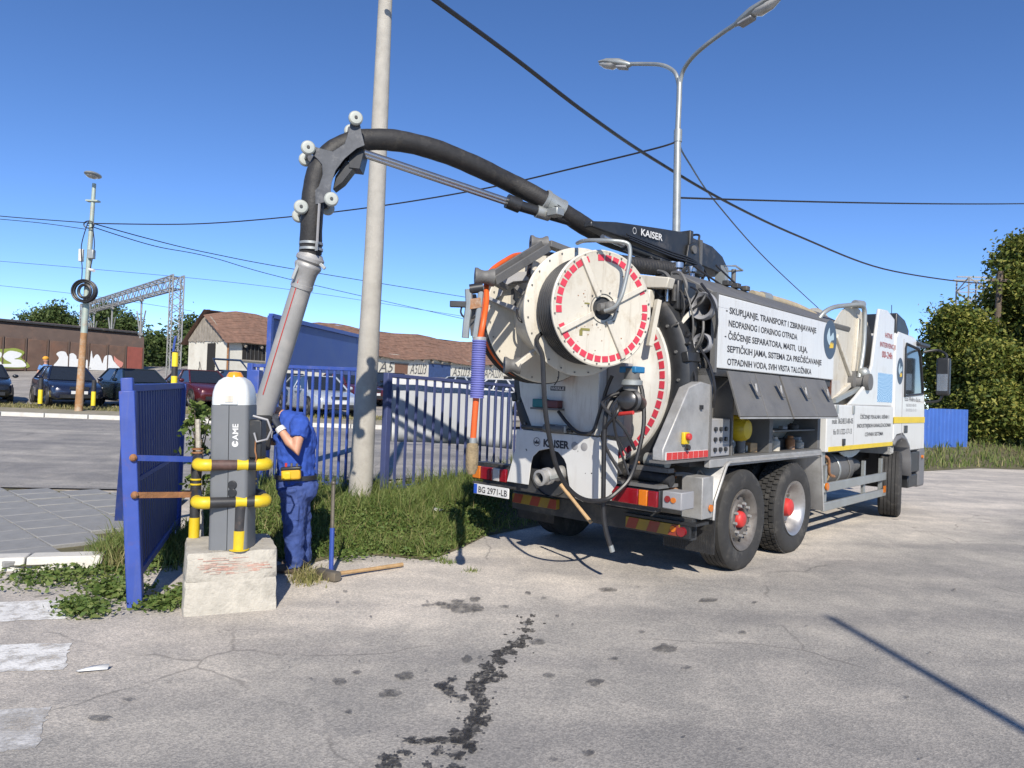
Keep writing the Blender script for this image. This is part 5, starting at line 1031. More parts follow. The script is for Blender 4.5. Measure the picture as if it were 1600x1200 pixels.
P_(MB().box((-1.1, -1.0, .42), (1.2, -.90, .62)), 'underrun_bar', m_frame); P_(MB().box((.48, -1.05, .565), (1.27, -.80, .59)), 'light_hood', m_black)
P_(MB().cyl((1.13, -1.075, .50), (1.13, -1.04, .50), .045, n=18), 'round_tail_light', m_redl); P_(MB().box((1.08, -1.04, .44), (1.2, -.92, .565)), 'lamp_bracket', m_black); P_(MB().cyl((1.04, -1.07, .515), (1.04, -1.05, .515), .03, n=14), 'round_tail_light', m_ambl)
for sd in (1, -1):
    mf = P_(MB().box((.72*sd, -.70, .26), (1.28*sd, -.685, .78)), 'mud_flap', m_hose); 
    if sd > 0:
        for k in range(4): P_(MB().obox((.92+.035*k, -.704, .50+.01*k), (1, 0, .6), TS, (-.6, 0, 1), .012, .002, .13-.015*k), 'flap_logo', m_inkw, mf)
        for k in range(22): P_(MB().box((.735+.024*k, -.703, .27), (.742+.024*k, -.699, .44)), 'flap_groove', m_black, mf)
    # fenders
    pts = [(-.74, .60), (-.72, .78), (-.50, 1.11), (-.44, 1.14), (1.98, 1.13), (2.03, 1.10), (2.16, .42)]; V = []
    for s, z in pts: V += [(.66*sd, s, z), (1.28*sd, s, z)]
    fe = P_(MB().add(V, [(2*i, 2*i+1, 2*i+3, 2*i+2) for i in range(len(pts)-1)]), 'fender', m_alu); so_ = fe.modifiers.new('t', 'SOLIDIFY'); so_.thickness = .012
    P_(MB().tube([(1.285*sd, s, z) for s, z in pts], .014, 6), 'fender_edge', m_alu, fe)
    if sd > 0:
        P_(MB().box((1.05, -.95, .62), (1.275, -.735, 1.02)), 'fender_side_plate', m_alu, bevel=.01); P_(MB().cyl((1.28, -.80, .72), (1.295, -.80, .72), .035, n=14), 'amber_reflector', m_ambl)
# air lines and clutter above rear fender
for k in range(9):
    a = Vector((random.uniform(.55, 1.1), random.uniform(-1.3, -.6), random.uniform(.98, 1.2))); P_(MB().tube(catmull([a, a+Vector((random.uniform(-.1, .1), random.uniform(.05, .2), random.uniform(-.12, .05))), a+Vector((random.uniform(-.15, .2), random.uniform(.2, .4), random.uniform(-.2, .0)))], 5), random.choice([.01, .014, .02]), 6), 'air_line', random.choice([m_hoses, m_alud, m_rust]))
P_(MB().cyl((.62, -1.25, 1.02), (1.12, -1.25, .99), .055, n=16), 'rear_cylinder', m_hose); P_(MB().box((.6, -1.28, 1.06), (1.1, -1.18, 1.10)), 'pipe_bracket', m_alud); P_(MB().cyl((.75, -1.1, 1.15), (.98, -1.1, 1.15), .07, n=16), 'valve_body', m_galv)
# ---- right rear grey locker
gl = P_(MB().prism([(-.79, 1.20), (-.79, 1.90), (-.98, 1.92), (-1.20, 1.86), (-1.62, 1.30), (-1.62, 1.20)][::-1], (1.13, 0, 0), TS, TZ, .11), 'rear_locker', m_alu, bevel=.01)
P_(MB().box((1.10, -1.62, 1.175), (1.26, -.79, 1.198)), 'locker_base', m_alud)
st_ = P_(MB().box((1.235, -1.58, 1.205), (1.249, -.82, 1.275)), 'reflective_strip', m_inkw, gl)
for i in range(8): P_(MB().box((1.2495, -1.575+.095*i, 1.208), (1.2515, -1.575+.095*i+.087, 1.272)), 'red_block', m_red, st_)
es = P_(MB().box((1.24, -1.32, 1.34), (1.275, -1.22, 1.45)), 'emergency_stop_box', m_yellow, gl, bevel=.008); P_(MB().cyl((1.275, -1.27, 1.41), (1.31, -1.27, 1.41), .032, n=16), 'emergency_button', m_red, es, bevel=.006); P_(MB().cyl((1.26, -1.25, 1.31), (1.29, -1.25, 1.31), .025, n=12), 'switch', m_black, gl); P_(MB().box((1.24, -1.0, 1.66), (1.262, -.96, 1.70)), 'locker_latch', m_black, gl)
# ---- open side lockers
P_(MB().box((.70, -.78, 1.18), (.72, 2.06, 2.05)), 'locker_back', m_frame); P_(MB().box((.72, -.78, 1.165), (1.255, 2.08, 1.195)), 'locker_floor', m_alud)
P_(MB().box((1.20, -.80, 1.10), (1.262, 2.10, 1.178)), 'locker_sill', m_alu, bevel=.006)
for s, w_ in ((-.80, .04), (-.34, .03), (.56, .09), (1.98, .09)): P_(MB().box((.72, s, 1.195), (1.25, s+w_, 2.05)), 'locker_divider', m_alud, bevel=.004)
P_(MB().box((.72, -.80, 1.99), (1.22, 2.1, 2.055)), 'locker_top', m_frame); P_(MB().box((1.0, -.75, 1.2), (1.24, -.36, 1.57)), 'control_panel', m_greyp, bevel=.01)
for i in range(3):
    for j in range(3): P_(MB().cyl((1.24, -.68+.11*i, 1.27+.1*j), (1.262, -.68+.11*i, 1.27+.1*j), .022, n=10), 'gauge', m_black)
P_(MB().box((.75, .66, 1.42), (1.22, 1.97, 1.435)), 'locker_shelf', m_alud)
yp = P_(MB().lathe((1.08, .18, 1.45), (1, 0, 0), [(.001, -.1), (.12, -.1), (.135, -.05), (.135, .05), (.10, .1), (.03, .12), (.001, .12)], 20), 'yellow_pump', m_yellow); P_(MB().box((1.0, .1, 1.5), (1.15, .22, 1.6)), 'pump_handle', m_yellow, yp, bevel=.02); P_(MB().cyl((1.1, .18, 1.2), (1.1, .18, 1.33), .05), 'pump_foot', m_alud, yp)
cl_m = [m_galv, m_conc, m_tan, m_alud, m_rust, m_inkw, m_hose, m_greyp]
for k in range(34):
    s = random.choice([random.uniform(-.25, .5), random.uniform(.68, 1.95)]); t = random.uniform(.85, 1.17); r_ = random.uniform(.03, .07); h_ = random.uniform(.05, .17); z = 1.196 if random.random() < .75 or s < .6 else 1.436
    if z > 1.4: h_ *= .6
    if random.random() < .5: P_(MB().lathe((t, s, z), TZ, [(.001, 0), (r_, 0), (r_, h_*.7), (r_*.6, h_*.85), (r_*.6, h_), (.001, h_)], 12), 'fitting', random.choice(cl_m))
    else: P_(MB().obox((t, s, z+h_/2), (math.cos(k), math.sin(k), 0), (-math.sin(k), math.cos(k), 0), TZ, r_*2.4, r_*1.5, h_), 'tool_case', random.choice(cl_m), bevel=.008)
for s0, s1 in ((-.60, .62), (.66, 2.02)):
    for h_ in (0, 1):
        sm2 = s0+(s1-s0)*h_/2; a0, a1 = sm2+.006, s0+(s1-s0)*(h_+1)/2-.006; sh = -.17
        fl = P_(MB().hexa([(1.52, a0+sh, 1.60), (1.52, a1+sh, 1.60), (1.27, a1+.05, 2.035), (1.27, a0+.05, 2.035), (1.54, a0+sh, 1.61), (1.54, a1+sh, 1.61), (1.29, a1+.05, 2.045), (1.29, a0+.05, 2.045)]), 'locker_flap', m_alud, bevel=.003)
        c = Vector((1.40, (a0+a1)/2+.13+sh*.3, 1.87)); P_(MB().obox(c+Vector((.03, 0, .01)), TS, (-.5, 0, .87), (.87, 0, .5), .07, .17, .012), 'flap_latch', m_alud, fl, bevel=.004); P_(MB().cyl(c+Vector((.03, -.01, .06)), c+Vector((.05, -.01, -.05)), .012, n=8), 'latch_handle', m_alu, fl)
        P_(MB().box((1.532, a0+sh, 1.585), (1.548, a1+sh, 1.602)), 'flap_edge', m_alu, fl)
# ---- sign panel
sg_ = P_(MB().box((1.16, -.68, 2.065), (1.235, 2.51, 2.785)), 'sign_panel', m_panel, bevel=.01)
P_(MB().box((1.19, -.73, 2.02), (1.24, -.685, 2.80)), 'panel_end_post', m_alud); P_(MB().box((1.10, -.73, 1.98), (1.20, 2.5, 2.06)), 'panel_lower_rail', m_frame); P_(MB().box((.5, 2.52, 1.76), (1.2, 2.56, 2.75)), 'panel_front_post', M('brown_rust_edge', (.12, .05, .03), .8))
for i, (s_, px0, px1, py) in enumerate([('- SKUPLJANJE, TRANSPORT I ZBRINJAVANJE', 1134, 1276, 489), ('NEOPASNOG I OPASNOG OTPADA', 1138, 1246, 506), ('- ČIŠĆENJE SEPARATORA, MASTI,  ULJA,', 1132, 1262, 526), ('SEPTIČKIH JAMA, SISTEMA ZA PREČIŠĆAVANJE', 1136, 1284, 545), ('OTPADNIH VODA, SVIH VRSTA TALOŽNIKA', 1136, 1268, 564)]):
    sA = tside(px0, py, 1.235); sB = tside(px1, py, 1.235); text(s_, (1.2355, sA.y, 2.62-.128*i), TS, TZ, .066, m_ink, sg_, width=sB.y-sA.y, bold=.022)
ec = tside(1296, 533, 1.235); m_emb = M('emblem_blue', (.05, .075, .11), .5, var=.2); m_emy = M('emblem_yellow', (.6, .4, .03), .5)
def emblem(c, r, par, sx=1.0):
    e_ = P_(MB().prism([(r*1.12*sx*math.cos(a), r*1.25*math.sin(a)) for a in [2*math.pi*k/40 for k in range(40)]], c, TS, TZ, .002), 'emblem', m_emb, par)
    c2 = Vector(c)+Vector((.0025, 0, 0))
    P_(MB().prism(sm([(-.6*r, .2*r), (-.2*r, .75*r), (.0, .2*r), (.5*r, .5*r), (.62*r, .05*r), (.2*r, -.05*r), (-.1*r, -.35*r), (-.5*r, -.1*r), (-.6*r, .2*r)]), c2, TS, TZ, .001), 'emblem_bird', M('emblem_pale', (.35, .45, .5), .5), e_); P_(MB().prism([(-.1*r, -.55*r), (.55*r, -.5*r), (.6*r, -.15*r), (.45*r, -.3*r), (.3*r, -.1*r), (.15*r, -.3*r), (0, -.12*r)], c2, TS, TZ, .0016), 'emblem_crown', m_emy, e_)
emblem((1.2355, ec.y+.02, ec.z+.02), .2, sg_)
# ---- top rail, pipes, stowed hose ends
P_(MB().prism([(.55, 2.92), (1.03, 2.80), (1.05, 2.86), (.60, 3.10), (.55, 3.10)], (0, 3.7, 0), TT, TZ, 4.15), 'top_tray', m_alud, bevel=.01)
for s in (.62, .86, 1.1): P_(MB().box((.60, s, 3.09), (.68, s+.1, 3.15)), 'tray_bracket', m_frame, bevel=.01)
P_(MB().tube(catmull([(.56, 1.5, 3.10), (.58, 1.9, 3.10), (.62, 2.7, 3.08), (.7, 3.2, 3.0)], 6), .055, 12), 'top_pipe', M('beige_pipe', (.36, .30, .20), .6)); P_(MB().cyl((.57, 1.75, 3.10), (.58, 1.95, 3.10), .07, n=14), 'pipe_joint', m_galv)
def ring_pipe(px, py, rpx, t):
    c = tside(px, py, t); r_ = rpx; P_(MB().lathe((t, c.y, c.z), TS, [(r_*.72, .5), (r_*.72, .03), (r_*.75, 0), (r_*1.02, -.02), (r_*1.08, .0), (r_*1.08, .05), (r_*.9, .06), (r_*.9, .6)], 28), 'stowed_pipe', m_greyp); P_(MB().lathe((t, c.y+.3, c.z), TS, [(.001, 0), (r_*.75, 0)], 20), 'pipe_plug', m_rust)
ring_pipe(1097, 478, .128, 1.12); ring_pipe(1096, 536, .09, 1.12)
P_(MB().box((.88, -.60, 2.05), (1.0, -.1, 2.75)), 'side_cavity', m_frame)
for k in range(44):
    a = Vector((random.uniform(.75, 1.12), random.uniform(-1.0, -.7), random.uniform(1.95, 2.9))); d_ = Vector((random.gauss(0, .1), random.gauss(0, .05), random.gauss(-.15, .25)))
    P_(MB().tube(catmull([a, a+d_*.5+Vector((.06, -.03, 0)), a+d_, a+d_*1.3+Vector((-.1, .05, -.05))], 5), random.choice([.009, .013, .02]), 6), 'hydraulic_line', random.choice([m_hoses, m_hoses, m_frame, m_alud]))
P_(MB().box((.55, -.95, 2.62), (.95, -.6, 2.92)), 'valve_block', m_black, bevel=.02)
for k in range(5): P_(MB().cyl((.6+.08*k, -.98, 2.7), (.6+.08*k, -.98, 2.86), .025, n=10), 'valve_spool', m_chrome if k % 2 else m_frame)
P_(MB().prism([(.30, 2.86), (.95, 2.80), (.98, 2.90), (.34, 3.0)], (0, -1.06, 0), TT, TZ, .12), 'top_bracket', m_cream, bevel=.01); P_(MB().box((.56, -1.2, 2.62), (.78, -1.1, 2.80)), 'top_bracket', m_cream, bevel=.015); P_(MB().beam((.88, -1.0, 2.35), (1.05, -.85, 2.62), .06, .04), 'white_strut', m_cream); P_(MB().beam((.8, -1.2, 2.25), (.83, -1.12, 2.7), .05, .05), 'white_strut', m_cream); P_(MB().cyl((.45, -1.15, 2.98), (.45, -1.15, 3.04), .05), 'orange_lamp', m_orange)
# ---- white front locker, tower, front reel
wl = P_(MB().prism([(2.28, 1.14), (5.13, 1.14), (5.13, 1.75), (2.40, 1.75), (2.28, 1.66)][::-1], (.62, 0, 0), TS, TZ, .63), 'front_locker', m_panel, bevel=.012)
P_(MB().box((1.248, 2.36, 1.145), (1.254, 5.12, 1.205)), 'yellow_stripe', m_yellow, wl)
P_(MB().box((1.249, 3.30, 1.21), (1.2515, 3.308, 1.74)), 'door_seam', m_greyp, wl)
for s in (2.62, 3.26): P_(MB().box((1.25, s-.03, 1.63), (1.268, s+.03, 1.745)), 'door_hinge', m_galv, wl, bevel=.004)
P_(MB().box((1.25, 2.86, 1.21), (1.272, 2.94, 1.30)), 'door_lock', m_black, wl, bevel=.006)
text('mob. 063/833-00-05', (1.2515, 2.46, 1.50), TS, TZ, .075, m_ink, wl, width=.80); text('fix 011/322-17-13', (1.2515, 2.52, 1.36), TS, TZ, .075, m_ink, wl, width=.70)
for i, (s_, w_, o_) in enumerate((('ČIŠĆENJE FEKALNIH, KIŠNIH I', 1.35, .15), ('INDUSTRIJSKIH KANALIZACIONIH', 1.55, .04), ('CEVNIH SISTEMA', .85, .38))): text(s_, (1.2515, 3.40+o_, 1.565-.125*i), TS, TZ, .055, m_ink, wl, width=w_, bold=.008)
tw_ = P_(MB().prism([(3.15, 1.752), (5.13, 1.752), (5.15, 3.12), (4.78, 3.22), (4.38, 3.20), (4.28, 2.9), (4.12, 2.35), (3.85, 2.05), (3.45, 1.87)][::-1], (1.18, 0, 0), TS, TZ, .045), 'side_tower', m_panel, bevel=.015)
for i, (s_, px0, px1, py, h_) in enumerate((('HITNE', 1383, 1394, 527, .075), ('INTERVENCIJE', 1375, 1400, 541, .075), ('00-24h', 1378, 1394, 558, .10))):
    a = tside(px0, py, 1.227); b_ = tside(px1, py, 1.227); text(s_, (1.2275, a.y, a.z), TS, TZ, h_, m_inkr, tw_, width=b_.y-a.y, bold=.01)
a = tside(1372, 582, 1.226); b_ = tside(1393, 629, 1.226)
mpo = bpy.data.materials.new('water_poster'); mpo.use_nodes = True; nt_ = mpo.node_tree; wv = nt_.nodes.new('ShaderNodeTexWave'); wv.wave_type = 'RINGS'; wv.inputs['Scale'].default_value = 3.2; wv.inputs['Distortion'].default_value = 4; tc_ = nt_.nodes.new('ShaderNodeTexCoord'); mp_ = nt_.nodes.new('ShaderNodeMapping'); mp_.inputs['Location'].default_value = (-.5, -.5, -.35); mp_.inputs['Scale'].default_value = (1, 1, 2.2); nt_.links.new(tc_.outputs['Generated'], mp_.inputs[0]); nt_.links.new(mp_.outputs[0], wv.inputs[0])
rp_ = nt_.nodes.new('ShaderNodeValToRGB'); rp_.color_ramp.elements[0].color = (.08, .22, .42, 1); rp_.color_ramp.elements[1].color = (.38, .54, .66, 1); nt_.links.new(wv.outputs[0], rp_.inputs[0]); nt_.links.new(rp_.outputs[0], nt_.nodes['Principled BSDF'].inputs[0])
P_(MB().box((1.225, a.y, b_.z), (1.2285, b_.y+.02, a.z)), 'water_poster', mpo, tw_)
RC = (3.88, 2.09)
def disc_reel(t, r, nm, mt, spokes=True, par=None):
    o = P_(MB().lathe((t, RC[0], RC[1]), TT, [(.001, 0), (r*.96, 0), (r, .01), (r, .03), (r*.96, .02), (.001, .012)], 56), nm, mt, par)
    return o
rf = disc_reel(1.0, 1.1, 'front_reel_flange', m_cream); disc_reel(.48, 1.1, 'front_reel_flange', m_cream); P_(MB().cyl((.5, *RC), (1.0, *RC), .35, n=28), 'front_reel_drum', m_hose)
for k in range(6): a = math.radians(20+k*60); P_(MB().beam((1.035, RC[0]+.12*math.cos(a), RC[1]+.12*math.sin(a)), (1.035, RC[0]+.95*math.cos(a), RC[1]+.95*math.sin(a)), .07, .05, TT), 'spoke', m_cream, rf, bevel=.01)
for k in range(6): a = math.radians(20+k*60); P_(MB().beam((.462, RC[0]+.12*math.cos(a), RC[1]+.12*math.sin(a)), (.462, RC[0]+.95*math.cos(a), RC[1]+.95*math.sin(a)), .07, .04, TT), 'spoke', m_cream, rf)
P_(MB().lathe((1.01, *RC), TT, [(.16, 0), (.16, .08), (.11, .10), (.09, .2), (.12, .2), (.12, .27), (.001, .27)], 20), 'reel_hub', m_alud, rf); P_(MB().sphere((1.18, RC[0]-.0, RC[1]+.13), .085, 12, 8), 'swivel_joint', m_galv, rf); P_(MB().beam((1.12, 2.9, 1.80), (1.15, RC[0]-.1, RC[1]-.1), .05, .06), 'reel_arm', m_galv, rf)
hp = [tside(1342, 590, 1.14), tside(1349, 545, 1.14), tside(1351, 500, 1.14), tside(1350, 482, 1.14), tside(1344, 476, 1.14), tside(1325, 477, 1.05), tside(1303, 480, 1.0), tside(1288, 488, .95), tside(1278, 500, .9)]
P_(MB().tube(catmull(hp, 6), .032, 10), 'reel_pipe', m_galv); P_(MB().cyl(tside(1336, 475, 1.07), tside(1347, 476, 1.08), .06, n=12), 'pipe_union', m_galv)
# ---- cab
def cabsec(t, k=0): return [(5.20, 1.00), (5.20, 2.86), (5.35, 2.96), (6.25, 2.94), (6.62, 2.82), (6.98, 1.98), (7.04, 1.40), (7.06, 1.02), (6.15, 1.02), (6.08, 1.10), (5.98, 1.20), (5.70, 1.32), (5.35, 1.30), (5.20, 1.22)]
cbm = MB(); pr = cabsec(0); n = len(pr); secs = []
for t, sc_ in ((-1.24, 0), (-1.20, .0), (1.20, .0), (1.24, 0)):
    ins = .03 if abs(t) > 1.21 else 0; cx, cz = 6.1, 1.9
    secs.append([(t, cx+(s-cx)*(1-ins), cz+(z-cz)*(1-ins)) for s, z in pr])
cab = P_(loft(secs), 'cab', m_panel, angle=30)
gw = [(5.72, 1.93), (6.84, 1.99), (6.62, 2.62), (6.5, 2.74), (5.76, 2.78), (5.70, 2.70)]
P_(MB().prism(gw[::-1], (1.232, 0, 0), TS, TZ, .012), 'side_window', m_glass, cab); P_(MB().tube([(1.246, s, z) for s, z in gw], .022, 6, closed=True), 'window_seal', m_black, cab)
P_(MB().prism([(-1.05, 0), (1.05, 0), (.95, .82), (-.95, .82)], (0, 6.985, 2.0), (-1, 0, 0), (0, -.42, .91), .012), 'windscreen', m_glass, cab)
P_(MB().box((1.236, 5.20, 1.49), (1.249, 7.0, 1.59)), 'yellow_stripe', m_yellow, cab); P_(MB().box((1.238, 5.76, 1.33), (1.252, 5.95, 1.45)), 'door_handle', m_black, cab, bevel=.01); P_(MB().box((1.238, 5.62, 1.2), (1.2445, 5.63, 2.85)), 'door_seam', m_greyp, cab)
emblem((1.2405, 5.46, 2.32), .17, cab, .9)
for i, (w_, z, s_) in enumerate(((.95, 1.85, 'Eco Hidro d.o.o.'), (.6, 1.76, '063/833-00-05'), (.6, 1.68, '011/322-17-13'))): text(s_, (1.2405, 5.76+(.1 if i else 0), z), TS, TZ, .05 if i else .075, m_greyp if i else m_ink, cab, width=w_)
P_(MB().prism([(5.28, 2.72), (5.95, 2.72), (5.98, 3.02), (5.75, 3.16), (5.30, 3.24)][::-1], (.72, 0, 0), TS, TZ, .5), 'air_intake', m_black, bevel=.02)
P_(MB().prism([(5.3, 2.96), (6.3, 2.94), (5.9, 3.08), (5.35, 3.14)][::-1], (-1.1, 0, 0), TS, TZ, 1.7), 'roof_fairing', m_panel, bevel=.02)
P_(MB().box((.9, 6.35, 2.80), (1.30, 7.02, 2.86)), 'sun_visor', m_black, bevel=.015); P_(MB().cyl((.95, 6.0, 2.95), (.95, 5.96, 3.45), .006, n=6), 'aerial', m_black)
mr = P_(MB().box((1.42, 6.92, 1.98), (1.62, 7.06, 2.62)), 'mirror', m_black, bevel=.03, seg=3); P_(MB().box((1.44, 6.915, 2.05), (1.60, 6.92, 2.34)), 'mirror_glass', m_chrome, mr)
P_(MB().tube(catmull([(1.2, 6.95, 2.72), (1.4, 7.05, 2.76), (1.55, 7.0, 2.68), (1.55, 6.99, 2.6)], 5), .02, 8), 'mirror_arm', m_black, mr); P_(MB().tube(catmull([(1.25, 7.0, 1.85), (1.45, 7.0, 1.88), (1.52, 6.99, 2.0)], 5), .02, 8), 'mirror_arm', m_black, mr)
for sd in (1, -1):
    V = []; arc = [(5.16, 1.18), (5.30, 1.26), (5.55, 1.30), (5.80, 1.26), (6.02, 1.12), (6.14, .90), (6.18, .62)]
    for s, z in arc: V += [(.78*sd, s, z), (1.27*sd, s, z)]
    f_ = P_(MB().add(V, [(2*i, 2*i+1, 2*i+3, 2*i+2) for i in range(len(arc)-1)]), 'front_mudguard', m_mud); so_ = f_.modifiers.new('t', 'SOLIDIFY'); so_.thickness = .05
P_(MB().box((-1.22, 6.75, .38), (1.24, 7.12, 1.05)), 'front_bumper', m_mud, bevel=.04); P_(MB().box((.9, 6.2, .40), (1.22, 6.75, .62)), 'cab_step', m_black, bevel=.02); P_(MB().cyl((1.24, 6.9, .9), (1.27, 6.9, .9), .03), 'side_marker', m_ambl); P_(MB().box((1.18, 6.15, .66), (1.235, 6.80, 1.0)), 'step_panel', m_black, bevel=.01)
# ---- side guard, tanks underneath
for z0, z1 in ((.62, .74), (.38, .49)): P_(MB().box((1.19, 2.32, z0), (1.235, 4.92, z1)), 'side_guard_rail', m_galv, bevel=.01)
for s in (2.45, 4.0, 4.8): P_(MB().box((1.15, s, .38), (1.19, s+.07, .95)), 'guard_stay', m_galv)
P_(MB().cyl((1.24, 2.36, .70), (1.262, 2.36, .70), .05, n=14), 'amber_reflector', m_ambl); P_(MB().box((1.236, 4.78, .44), (1.25, 4.86, .54)), 'amber_reflector', m_ambl)
P_(MB().lathe((.86, 2.5, .84), TS, [(.001, 0), (.2, .0), (.23, .05), (.23, .55), (.21, .6), (.21, .62), (.23, .68), (.23, 1.4), (.2, 1.45), (.12, 1.5), (.12, 1.9), (.09, 2.1)], 28), 'exhaust_silencer', m_alud)
for k, mt in enumerate((m_tan, m_galv, m_alud)): P_(MB().lathe((.86, 2.85+.42*k, .84), TS, [(.236, 0), (.242, .005), (.242, .05), (.236, .055)], 28), 'silencer_strap', mt)
P_(MB().box((-1.1, 2.5, .5), (-.6, 4.2, 1.0)), 'fuel_tank', m_alud, bevel=.05); P_(MB().box((.62, 2.24, .95), (1.2, 2.42, 1.15)), 'battery_box', m_galv, bevel=.02)
P_(MB().tube(catmull([(1.12, 2.3, 1.12), (1.2, 2.5, 1.05), (1.18, 2.62, .85), (1.2, 2.75, .8)], 6), .02, 8), 'brake_line', m_rust)
# ---- twin hose reel unit at the back, axis turned to the right rear
RA = Vector((-.93, .36, 0)).normalized(); RF = tat(942, 482, 6.15); RU = Vector((RA.y, -RA.x, 0)) * -1   # in-plane horizontal
def on(w_, h_=0, z=0): return RF+RA*w_+RU*h_+Vector((0, 0, z))
R1 = .487
ff = P_(MB().lathe(RF, RA, [(.10, .0), (R1*.97, 0), (R1, -.006), (R1+.012, .0), (R1+.012, .016), (R1, .02), (.10, .014)], 72), 'reel_front_flange', m_cream)
for i in range(36):
    a = 2*math.pi*(i+.5)/36
    if i in (7, 16, 34): continue
    e_ = RU*math.cos(a)+Vector((0, 0, 1))*math.sin(a); t_ = RU*-math.sin(a)+Vector((0, 0, 1))*math.cos(a); P_(MB().obox(RF-RA*.003+e_*(R1-.055), e_, t_, RA, .052, .058, .004), 'reflective_square', m_refl, ff)
for k in range(4):
    a = math.radians(62+90*k); e_ = RU*math.cos(a)+Vector((0, 0, 1))*math.sin(a); P_(MB().beam(RF-RA*.012+e_*.11, RF-RA*.012+e_*.47, .05, .028, RA), 'flange_rib', m_cream, ff, bevel=.006)
P_(MB().lathe(RF, RA, [(.125, -.012), (.125, .06), (.001, .06)], 28), 'hub_recess', m_alud, ff); P_(MB().cyl(RF-RA*.06, RF+RA*.05, .05, n=16).sphere(RF-RA*.07+Vector((.03, 0, .0)), .055, 10, 8).cyl(RF-RA*.06+RU*-.06, RF-RA*.06+RU*.08, .035, n=12), 'hub_swivel', m_alud, ff)
for (h_, z_, w_, hh_) in ((.16, .03, .05, .012), (.17, -.19, .09, .02), (.21, -.22, .03, .05)): P_(MB().obox(on(-.003, -h_*-1, z_), RU, Vector((0, 0, 1)), RA, w_, hh_, .002), 'label_remnant', M('label_olive', (.20, .18, .05), .7), ff)
for row in range(3):
    for i in range(9): P_(MB().tube([on(.03+.033*i+.008*(row % 2))+(RU*math.cos(a)+Vector((0, 0, 1))*math.sin(a))*(.395+.032*row+.003*math.sin(3*a+i)) for a in [2*math.pi*k/44 for k in range(44)]], .0165, 6, closed=True), 'wound_hose', m_hoses)
P_(MB().cyl(on(.02), on(.34), .36, n=36), 'reel_drum', m_frame)
P_(MB().lathe(on(.345), RA, [(.05, 0), (.56, 0), (.575, .01), (.575, .025), (.56, .03), (.05, .03)], 72), 'reel_back_flange', m_cream)
P_(MB().lathe(on(.375), RA, [(.55, 0), (.50, .12), (.42, .3), (.35, .6), (.35, .75)], 48), 'reel_housing', m_cream)
R2 = .63; bgf = P_(MB().lathe(on(1.02), RA, [(.05, 0), (R2, 0), (R2+.01, .008), (R2, .02), (.05, .02)], 72), 'big_reel_flange', m_cream)
for j in range(3):
    P_(MB().tube([on(1.08+.05*j)+(RU*math.cos(a)+Vector((0, 0, 1))*math.sin(a))*(.60) for a in [2*math.pi*k/60 for k in range(60)]], .028, 8, closed=True), 'wound_orange_hose', m_orange)
P_(MB().lathe(on(1.045), RA, [(R2-.02, 0), (R2+.02, .01), (R2+.02, .03), (R2-.02, .045)], 72), 'reel_rim', m_black); P_(MB().lathe(on(1.24), RA, [(.05, 0), (R2, 0), (R2+.015, .01), (R2, .03)], 72), 'big_reel_back_flange', m_black)
for k in range(24):
    a = random.uniform(0, 6.28); r_ = random.uniform(.15, .48); c = on(-.0015)+(RU*math.cos(a)+Vector((0, 0, 1))*math.sin(a))*r_; P_(MB().cyl(c, c-RA*.002, random.uniform(.003, .007), n=6), 'paint_chip', m_rust, ff)
P_(MB().tube([on(.40, .0, -.35), Vector((.1, -1.1, 2.1))], .09, 10), 'reel_pedestal', m_cream); P_(MB().beam(on(.7, 0, -.2), Vector((-.05, -1.0, 2.2)), .2, .3), 'reel_mount', m_cream)
bolt = None
for (w_, rr_, n_) in ((-.004, .15, 10), (-.004, R1-.012, 24), (.343, .545, 24), (1.015, R2-.03, 26)):
    for i in range(n_):
        a = 2*math.pi*i/n_+.1; c = on(w_)+(RU*math.cos(a)+Vector((0, 0, 1))*math.sin(a))*rr_
        if bolt is None:
            bolt = MB().cyl((0, 0, 0), tuple(RA*-.008), .0075, n=6).build('flange_bolt', m_alud, TR)
            o = bolt
        else: o = inst(bolt, 'flange_bolt', TR)
        o.location = c
for i in range(24):
    a = 2*math.pi*i/24; o = MB().cyl((1.04*math.cos(a), -1.065, ZC+1.04*math.sin(a)), (1.04*math.cos(a), -1.03, ZC+1.04*math.sin(a)), .016, n=6).build('door_bolt', m_alud, TR)
# bent guard tube in front of the reel
P_(MB().tube(catmull([tat(902, 380, 6.4), tat(915, 376, 6.15), tat(950, 376, 6.0), tat(977, 379, 5.98), tat(984, 388, 5.98), tat(983, 410, 5.98), tat(977, 440, 5.98), tat(970, 465, 5.98), tat(960, 480, 6.0), tat(945, 486, 6.05)], 6), .018, 10), 'reel_guard_tube', m_galv)
